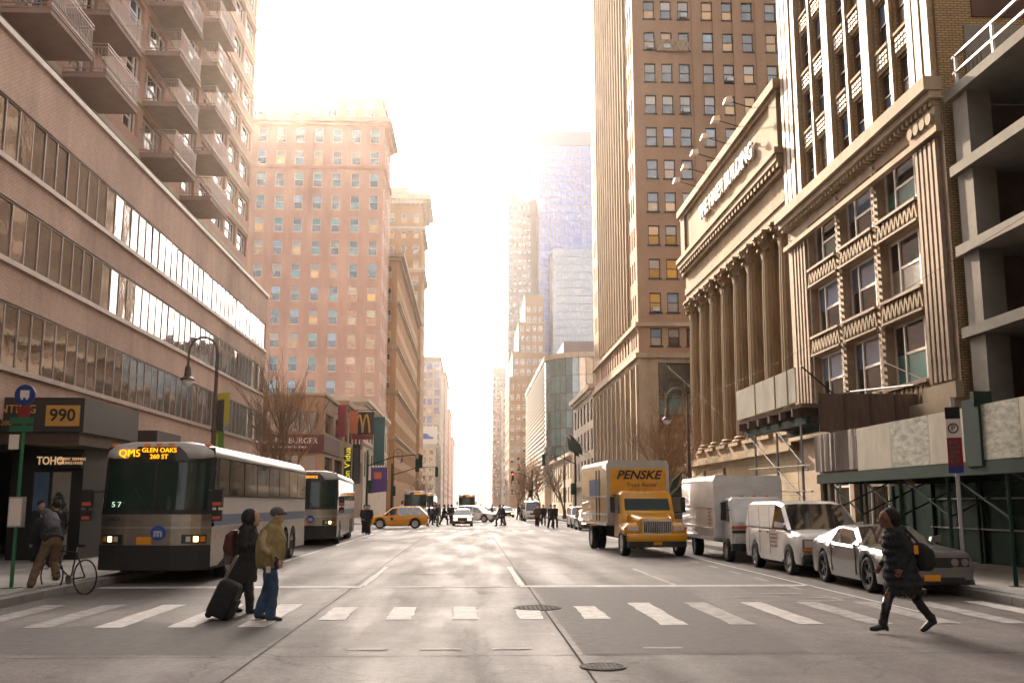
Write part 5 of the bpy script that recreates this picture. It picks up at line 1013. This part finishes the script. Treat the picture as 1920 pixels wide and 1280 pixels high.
def far_person(px,py,pose,face,cm,label,h=1.0,z=0):
    P_=onZ(px,py,z); t=thing('person',label,'person',(P_.x,P_.y,z),face,'pedestrians at the far crossing'); t.scale=(h,h,h); bm,tm,c,hm,sh_=POSE[pose]
    link('body',bm,t); link('trousers',tm,t); link('coat',coat_of(c,cm),t); link('hair',hm,t,(-.02,0,.01))
    for s in sh_: link('shoe',s,t)
LT,RT_=PI,0
for a in ((683,1001,2,-1.2,'coat_black','pedestrian in black standing by the rear of the second coach'),(690,1002,2,-1.8,'coat_black','second pedestrian in black close beside the one behind the coach'),
 (804,984,0,0,'coat_black','walker in black just right of the yellow taxi'),(811,987,3,0,'coat_navy','walker striding right behind the taxi'),(818,980,1,0,'coat_black','walker in dark coat in the group right of the taxi'),(832,984,0,0,'coat_black','walker mid-stride between the taxi and silver sedan'),(824,975,1,PI,'coat_grey','grey-coated walker in the crowd behind the taxi'),(846,982,2,1.2,'coat_black','stocky figure in black left of the silver sedan'),(841,974,1,PI,'coat_brown','brown-coated figure behind the stocky one'),
 (938,986,0,PI,'coat_black','lone walker in black striding left in the clear middle right'),(944,985,1,PI,'coat_navy','companion walking close to the lone walker'),(901,970,1,0,'coat_black','small figure in the bright far crosswalk, left of centre gap'),(912,969,2,0,'coat_red','small red-coated figure in the far crosswalk'),(891,968,1,PI,'coat_black','small dark figure right of the silver sedan'),(923,971,0,PI,'coat_grey','small grey figure near the white turning SUV'),
 (972,974,1,0,'coat_black','figure at the right kerb beyond the white SUV'),(978,976,2,0,'coat_brown','figure in brown at the right kerb'),(1007,987,2,-1.5,'coat_brown','pedestrian in brown before the white van on the right'),(1019,985,1,-1.4,'coat_black','pedestrian in black right of the brown one'),(1033,991,0,-1.3,'coat_black','largest pedestrian in black near the parked sedans'),(1040,989,3,-1.4,'coat_navy','pedestrian in navy behind the largest one'),(1070,985,2,-1.5,'coat_grey','pedestrian standing between the parked cars on the right')): far_person(*a)
P_=Vector((13.6,19.6,.15)); t=thing('person','shadowy person standing under the green shed by the hoarding','person',tuple(P_),-2.0); bm,tm,c,hm,sh_=POSE[1]
link('body',bm,t); link('trousers',coat_of(tm,'jeans'),t); link('coat',coat_of(c,'coat_black'),t); link('hair',hm,t,(-.02,0,.01)); [link('shoe',s,t) for s in sh_]
for x,y,f,lb in ((-12.3,29.5,-.6,'dark figure on the pavement beneath the numbered canopy'),(-10.9,27.2,2.2,'dark figure on the pavement left of the bus mirror'),(-12.4,24.6,1.2,'dark figure near the left edge behind the bus stop pole')):
    t=thing('person',lb,'person',(x,y,.15),f); bm,tm,c,hm,sh_=POSE[2]; link('body',bm,t); link('trousers',tm,t); link('coat',coat_of(c,'coat_black'),t); link('hair',hm,t,(-.02,0,.01)); [link('shoe',s,t) for s in sh_]
# ------------------------------------------------------------------ street furniture
mat('lamp_glass',(.7,.7,.68),.2,0,.05); mat('sign_blue',(.01,.03,.18),.5,0,.05); mat('sign_red',(.22,.015,.015),.5,0,.05); mat('sign_green',(.01,.12,.05),.5,0,.05); mat('lime',(.08,.2,.02),.6,0,.1); mat('lemon',(.4,.34,.03),.6,0,.05); mat('purple',(.06,.03,.16),.6,0,.1); mat('orange_cloth',(.4,.1,.02),.6,0,.1); mat('teal_cloth',(.02,.10,.11),.6,0,.1); mat('neon_yellow',(.7,.62,.04),.5,0,0,emit=.25)
def lamp_post(label,loc,H,side,banner=False):
    t=thing('street_lamp',label,'street lamp',loc,0,'bishop crook street lamps')
    part(MB().lathe([(.26,0),(.26,.3),(.2,.4),(.17,.9),(.1,1.1),(.085,H*.55),(.11,H*.56),(.075,H*.58),(.06,H-.9)],12),'post','bronze',t,smooth=False)
    pts=[(0,0,H-.9)]+[(side*(.5-.5*math.cos(a)),0,H-.55+.55*math.sin(a)) for a in [PI*k/9 for k in range(10)]]+[(side*1.0,0,H-1.1)]
    part(MB().tube(pts,[.055]*3+[.045]*9,8).tube([(side*.5+side*.22*math.cos(a)*(1-k/16),0,H-.5+.22*math.sin(a)*(1-k/16)) for k,a in enumerate([2*PI*k/10 for k in range(14)])],.02,5),'crook','bronze',t)
    part(MB().lathe([(.05,.5),(.1,.42),(.13,.1),(.24,.02),(.26,-.04),(.001,-.04)],14,(side*1.0,0,H-1.5)),'bell_shade','bronze',t); part(MB().lathe([(.2,0),(.17,-.13),(.08,-.2),(.001,-.21)],12,(side*1.0,0,H-1.545)),'globe','lamp_glass',t,smooth=True)
    if banner:
        for z0,z1,x1,m in ((H-3.0,H-2.0,.5,'lemon'),(H-3.3,H-2.25,.32,'canopy_dark'),(H-3.9,H-3.3,.36,'lime'),(H-5.0,H-3.9,.38,'lime')): part(MB().prism([(.08,z0),(x1,z0-.05),(x1,z1+.05),(.08,z1)],'y',-.02+.03*x1,.0+.03*x1),'banner',m,t)
        part(MB().box(.1,.16,-.03,-.02,H-4.2,H-3.4),'banner_stripe','lemon',t)
    return t
lamp_post('bishop crook lamp with green and yellow banners rising behind the first coach',(-8.95,35.3,.13),7.5,-1,True)
lamp_post('bishop crook lamp at the right kerb beside the rental truck',(10.5,47.6,.13),7.2,-1); lamp_post('distant bishop crook lamp by the bare trees on the right',(10.6,112,.13),8,-1); lamp_post('distant bishop crook lamp beyond the far crosswalk on the left',(-8.9,118,.13),8,1)
t=thing('bus_stop_sign','green bus stop pole with round blue sign and timetable box at far left','bus stop',(-9.1,20.75,.14)); part(MB().tube([(0,0,0),(0,0,3.9)],.04,8).box(-.16,.16,-.16,.16,0,.02),'pole','sign_green',t)
o=part(MB().lathe([(.001,-.015),(.21,-.015),(.21,.015),(.001,.015)],20,(.0,-.05,3.86),'y'),'round_sign','sign_blue',t); sub(MB().box(-.09,.09,-.075,-.066,3.8,3.95).box(-.07,-.03,-.075,-.066,3.76,3.8).box(.03,.07,-.075,-.066,3.76,3.8),'bus_symbol','white_frame',o)
part(MB().prism([(-.16,3.62),(.16,3.62),(.1,3.4),(-.1,3.4)],'y',-.06,-.045),'red_plate','sign_red',t)
for z in (3.1,3.27): part(MB().box(-.26,.2,-.06,-.045,z,z+.13),'route_plate','sign_green',t)
part(MB().box(-.25,-.05,-.055,-.045,2.75,3.05),'notice','white_frame',t); part(MB().box(-.14,.14,-.09,.07,1.2,1.8),'timetable_box','galv',t); part(MB().box(-.12,.12,-.097,-.091,1.23,1.77),'timetable','white_frame',t)
t=thing('parking_sign_post','steel post with no-parking sign in front of the green shed','sign post',(10.35,20.9,.14),R(-40)); part(MB().tube([(0,0,.0),(0,0,3.9)],.045,8),'post','galv',t); part(MB().lathe([(.2,0),(.18,.1),(.09,.3),(.06,.4)],8),'base','steel',t)
o=part(MB().box(-.15,.15,-.07,-.055,2.45,3.7),'sign_plate','sign_red',t); sub(MB().box(-.15,.15,-.078,-.072,3.05,3.45),'white_field','white_frame',o); sub(MB().lathe([(.11,-.01),(.11,0),(.085,0),(.085,-.01),(.11,-.01)],16,(0,-.08,3.25),'y',cap=False),'ring','black_paint',o); marks('lettering',o,(0,-.076,2.75),.22,.5,5,'bag_grey',0,5); text('P','letter',o,(0,-.085,3.25),.17,'black_paint'); sub(MB().box(-.15,.15,-.078,-.072,3.45,3.7),'black_field','black_paint',o); sub(MB().box(-.15,.15,-.078,-.072,2.3,2.45),'blue_field','sign_blue',o)
def signal(mb_parent,x,z,y=0,lit=False):
    o=part(MB().box(x-.15,x+.15,y-.14,y+.14,z-1.0,z),'signal_head','green_paint',mb_parent); b=MB()
    for k in range(3): b.lathe([(.1,0),(.11,-.14),(.1,-.14),(.09,0)],10,(x,y+(-.14 if lit else .28),z-.18-.32*k),'y')
    sub(b,'visors','black_paint',o)
    if lit: sub(MB().lathe([(.09,0),(.001,0.005)],10,(x,y-.145,z-.18),'y'),'red_light','tail_lit',o)
def mast(label,loc,arm,H=5.6,heads=(1,),lit=False):
    t=thing('traffic_light',label,'traffic light',loc,0,'mast arm traffic lights'); part(MB().lathe([(.2,0),(.2,.25),(.1,.5),(.08,H+.3)],10),'pole','green_paint',t); part(MB().tube([(0,0,H-.9),(arm*.5,0,H-.2),(arm,0,H)],[.05,.045,.035],6),'mast_arm','green_paint',t)
    for k in heads: signal(t,arm*k,H-.05 if k==1 else H-.35,0,lit)
    signal(t,.25 if arm>0 else -.25,3.6)
    return t
m_=mast('mast arm traffic light at left corner with signals hanging over the road',(-7.9,78,0),4.1,5.6,(1,.94)); part(MB().prism([(.3,2.6),(1.55,2.75),(1.55,4.6),(.3,4.55)],'y',-.05,-.03),'banner','purple',m_); part(MB().box(.55,1.1,-.07,-.052,3.7,4.2),'banner_square','orange_cloth',m_)
mast('mast arm traffic light at right corner left of the rental truck',(9.4,89,0),-2.8,6.2,(1,)); mast('second mast arm light farther back on the left',(-8,104,0),4.6,5.6,(1,)); mast('distant traffic light showing red on the right',(4.6+3.5,130,0),-2.5,5.8,(1,),True)
# signs on the left shops
s=thing('hanging_sign','dark flag sign with golden arches hanging from the left shops','sign',(XL,112,10.4)); b=MB(); n=10
for k in range(n):
    x0,x1=.3+2.5*k/n,.3+2.5*(k+1)/n; y=lambda x:.25*math.sin(x*2.2); b.prism([(x0,y(x0)),(x1,y(x1)),(x1,y(x1)+.06),(x0,y(x0)+.06)],'z',-1.0,1.55)
part(b,'flag_cloth','canopy_dark',s); part(MB().box(.35,2.7,.1,.3,-1.5,-1.02),'red_strip','sign_red',s); part(MB().tube([(0,0,1.7),(3,0,1.8)],.05,6),'bracket','dark_frame',s); b=MB()
for c in (1.15,1.95): b.tube([(c-.4+.8*k/12,-.08+.25*math.sin((c-.4+.8*k/12)*2.2)-.1,-.8+2.0*math.sin(PI*k/12)**.75) for k in range(13)],.1,6)
part(b,'golden_arches','gold',s)
def blade(label,x,y,z0,z1,w_,m,txt=None,tm='neon_yellow'):
    o=thing('blade_sign',label,'sign',(x,y,z0)); part(MB().box(0,w_,-.12,.12,0,z1-z0),'panel',m,o); part(MB().box(-.6,0,-.03,.03,(z1-z0)*.7,(z1-z0)*.7+.06),'bracket','dark_frame',o)
    if txt=='*': marks('lettering',o,(w_/2,-.13,(z1-z0)/2),(z1-z0)*.8,w_*.5,2,'bag_grey',0,7,True)
    elif txt: text(txt,'lettering',o,(w_/2,-.14,(z1-z0)/2),w_*1.1,tm,ry=-PI/2)
blade('black vertical sign with yellow script on the left shops',-13.2,106,4.0,7.6,.8,'black_paint',"con V'idua"); blade('black vertical sign with white writing beside the yellow one',-13.2,113.5,4,8.4,.9,'black_paint','*'); blade('tall red banner on the left shops',-13.2,100.5,8.4,11.6,.8,'sign_red'); blade('orange banner next to the red banner',-13.1,109,9.3,11.8,.9,'orange_cloth'); blade('teal and orange vertical banner at the stone shop building',-13.2,138,7,13.6,1.5,'teal_cloth')
# ------------------------------------------------------------------ bare trees
mat('bark',(.16,.105,.065),.9,0,.25,4,.3,20); mat('twig',(.23,.14,.08),.9,0,.2,2)
def tree(label,loc,H,spread,seed,trunk_r=.13,depth=5,group='bare street trees'):
    rr=random.Random(seed); t=thing('bare_tree',label,'tree',loc,0,group); tr=MB(); cr=MB()
    def grow(p,d,ln,r,lv):
        n=3; pts=[p]; q=p
        for k in range(n):
            d=(d+Vector((rr.uniform(-.18,.18),rr.uniform(-.18,.18),.07))).normalized(); q=q+d*ln/n; pts.append(q)
        (tr if lv<=1 else cr).tube(pts,[r,r*.88,r*.76,r*.62],6 if lv<2 else 3,cap=False)
        if lv>=depth: return
        for k in range((4,4,3,2,2,2)[lv]):
            s=pts[rr.choice((1,2,3,3))]; a=rr.uniform(0,2*PI); sp=spread*rr.uniform(.5,1.1); nd=(d+Vector((math.cos(a)*sp,math.sin(a)*sp,rr.uniform(-.1,.25)))).normalized(); grow(s,nd,ln*rr.uniform(.58,.8),r*.55,lv+1)
        grow(q,(d+Vector((rr.uniform(-.2,.2),rr.uniform(-.2,.2),.1))).normalized(),ln*.78,r*.62,lv+1)
    grow(Vector((0,0,0)),Vector((0,0,1)),H*.3,trunk_r,0); part(tr,'trunk','bark',t); part(cr,'crown','twig',t)
tree('tall bare tree before the burger corner on the left',(-10.4,61,.1),11,.75,4,.15); tree('thin bare tree beside the tall one on the left',(-10.2,56,.1),7.5,.8,9,.1)
tree('bare tree behind the rental truck on the right',(11.6,58,.1),8.5,.85,12,.12); tree('second bare tree on the right near the bank corner',(11.8,64,.1),9,.8,15,.13)
for i,(x,y,h) in enumerate(((9.5,150,10),(11.5,160,11),(13.2,140,10),(8.2,172,10),(10.5,185,11))): tree(('nearest plaza tree','plaza tree second from the avenue','plaza tree closest to the cream building','leftmost reddish plaza tree','rearmost plaza tree')[i]+', bare and reddish, far right of the avenue',(x,y,.1),h,.95,30+i,.16,4,'bare plaza trees')
for i,(x,y) in enumerate(((-10,205),(-10,235))): tree(('nearer','farther')[i]+' small bare tree along the far left pavement',(x,y,.1),9,.9,50+i,.14,4)
# planters by the shop
t=thing('planter_shrub','dark clipped evergreen in a tub by the shop door','plant',(-11.6,29.0,.15)); part(MB().lathe([(.2,0),(.28,.5),(.24,.5)],12),'tub','bronze',t); b=MB(); rr=random.Random(2)
for k in range(700):
    z=rr.uniform(0,1.4); r=.34*math.sin(PI*min(1,(z+.15)/1.6))*rr.uniform(.6,1.05); a=rr.uniform(0,2*PI); p=Vector((r*math.cos(a),r*math.sin(a),.55+z)); u=Vector((rr.uniform(-1,1),rr.uniform(-1,1),rr.uniform(-.3,1))).normalized()*.06; v=u.orthogonal().normalized()*.03; b.quad(p-v,p+u,p+v,p-u*.3)
mat('evergreen',(.02,.035,.018),.7,0,.3); part(b,'crown','evergreen',t); part(MB().tube([(0,0,.4),(0,0,1.2)],.03,6),'trunk','bark',t)
# ------------------------------------------------------------------ distant skyline and haze
mat('far_stone',(.3,.3,.32),.8,0,.05)
for x,w_,h,lb in ((-6,12,96,'tallest pale tower in the far skyline haze'),(9,9,70,'shoulder tower right of the tallest in the skyline haze'),(22,14,62,'broad far tower at the right of the skyline haze'),(-20,10,58,'low far tower at the left of the skyline haze')):
    t=thing('skyline_tower',lb,'building',(x,1800,0)); part(MB().box(-w_/2,w_/2,0,w_,0,h*.8),'shaft','far_stone',t); part(MB().box(-w_*.32,w_*.32,w_*.15,w_*.85,h*.8,h*.96).tube([(0,w_/2,h*.96),(0,w_/2,h*1.04)],[.8,.2],6),'crown','far_stone',t)
hz=MB().box(-1700,1700,-120,4400,-1.5,190).mesh('haze','road_paint'); hz.materials.clear(); hm=bpy.data.materials.new('haze'); hm.use_nodes=True; n=hm.node_tree; n.nodes.remove(n.nodes['Principled BSDF']); pv=n.nodes.new('ShaderNodeVolumePrincipled'); pv.inputs['Color'].default_value=(.96,.93,.92,1); pv.inputs['Density'].default_value=.00011; pv.inputs['Anisotropy'].default_value=.87; n.links.new(pv.outputs[0],n.nodes['Material Output'].inputs['Volume']); hz.materials.append(hm); link('haze',hz,kind='stuff')
bpy.data.scenes.remove(tmp)
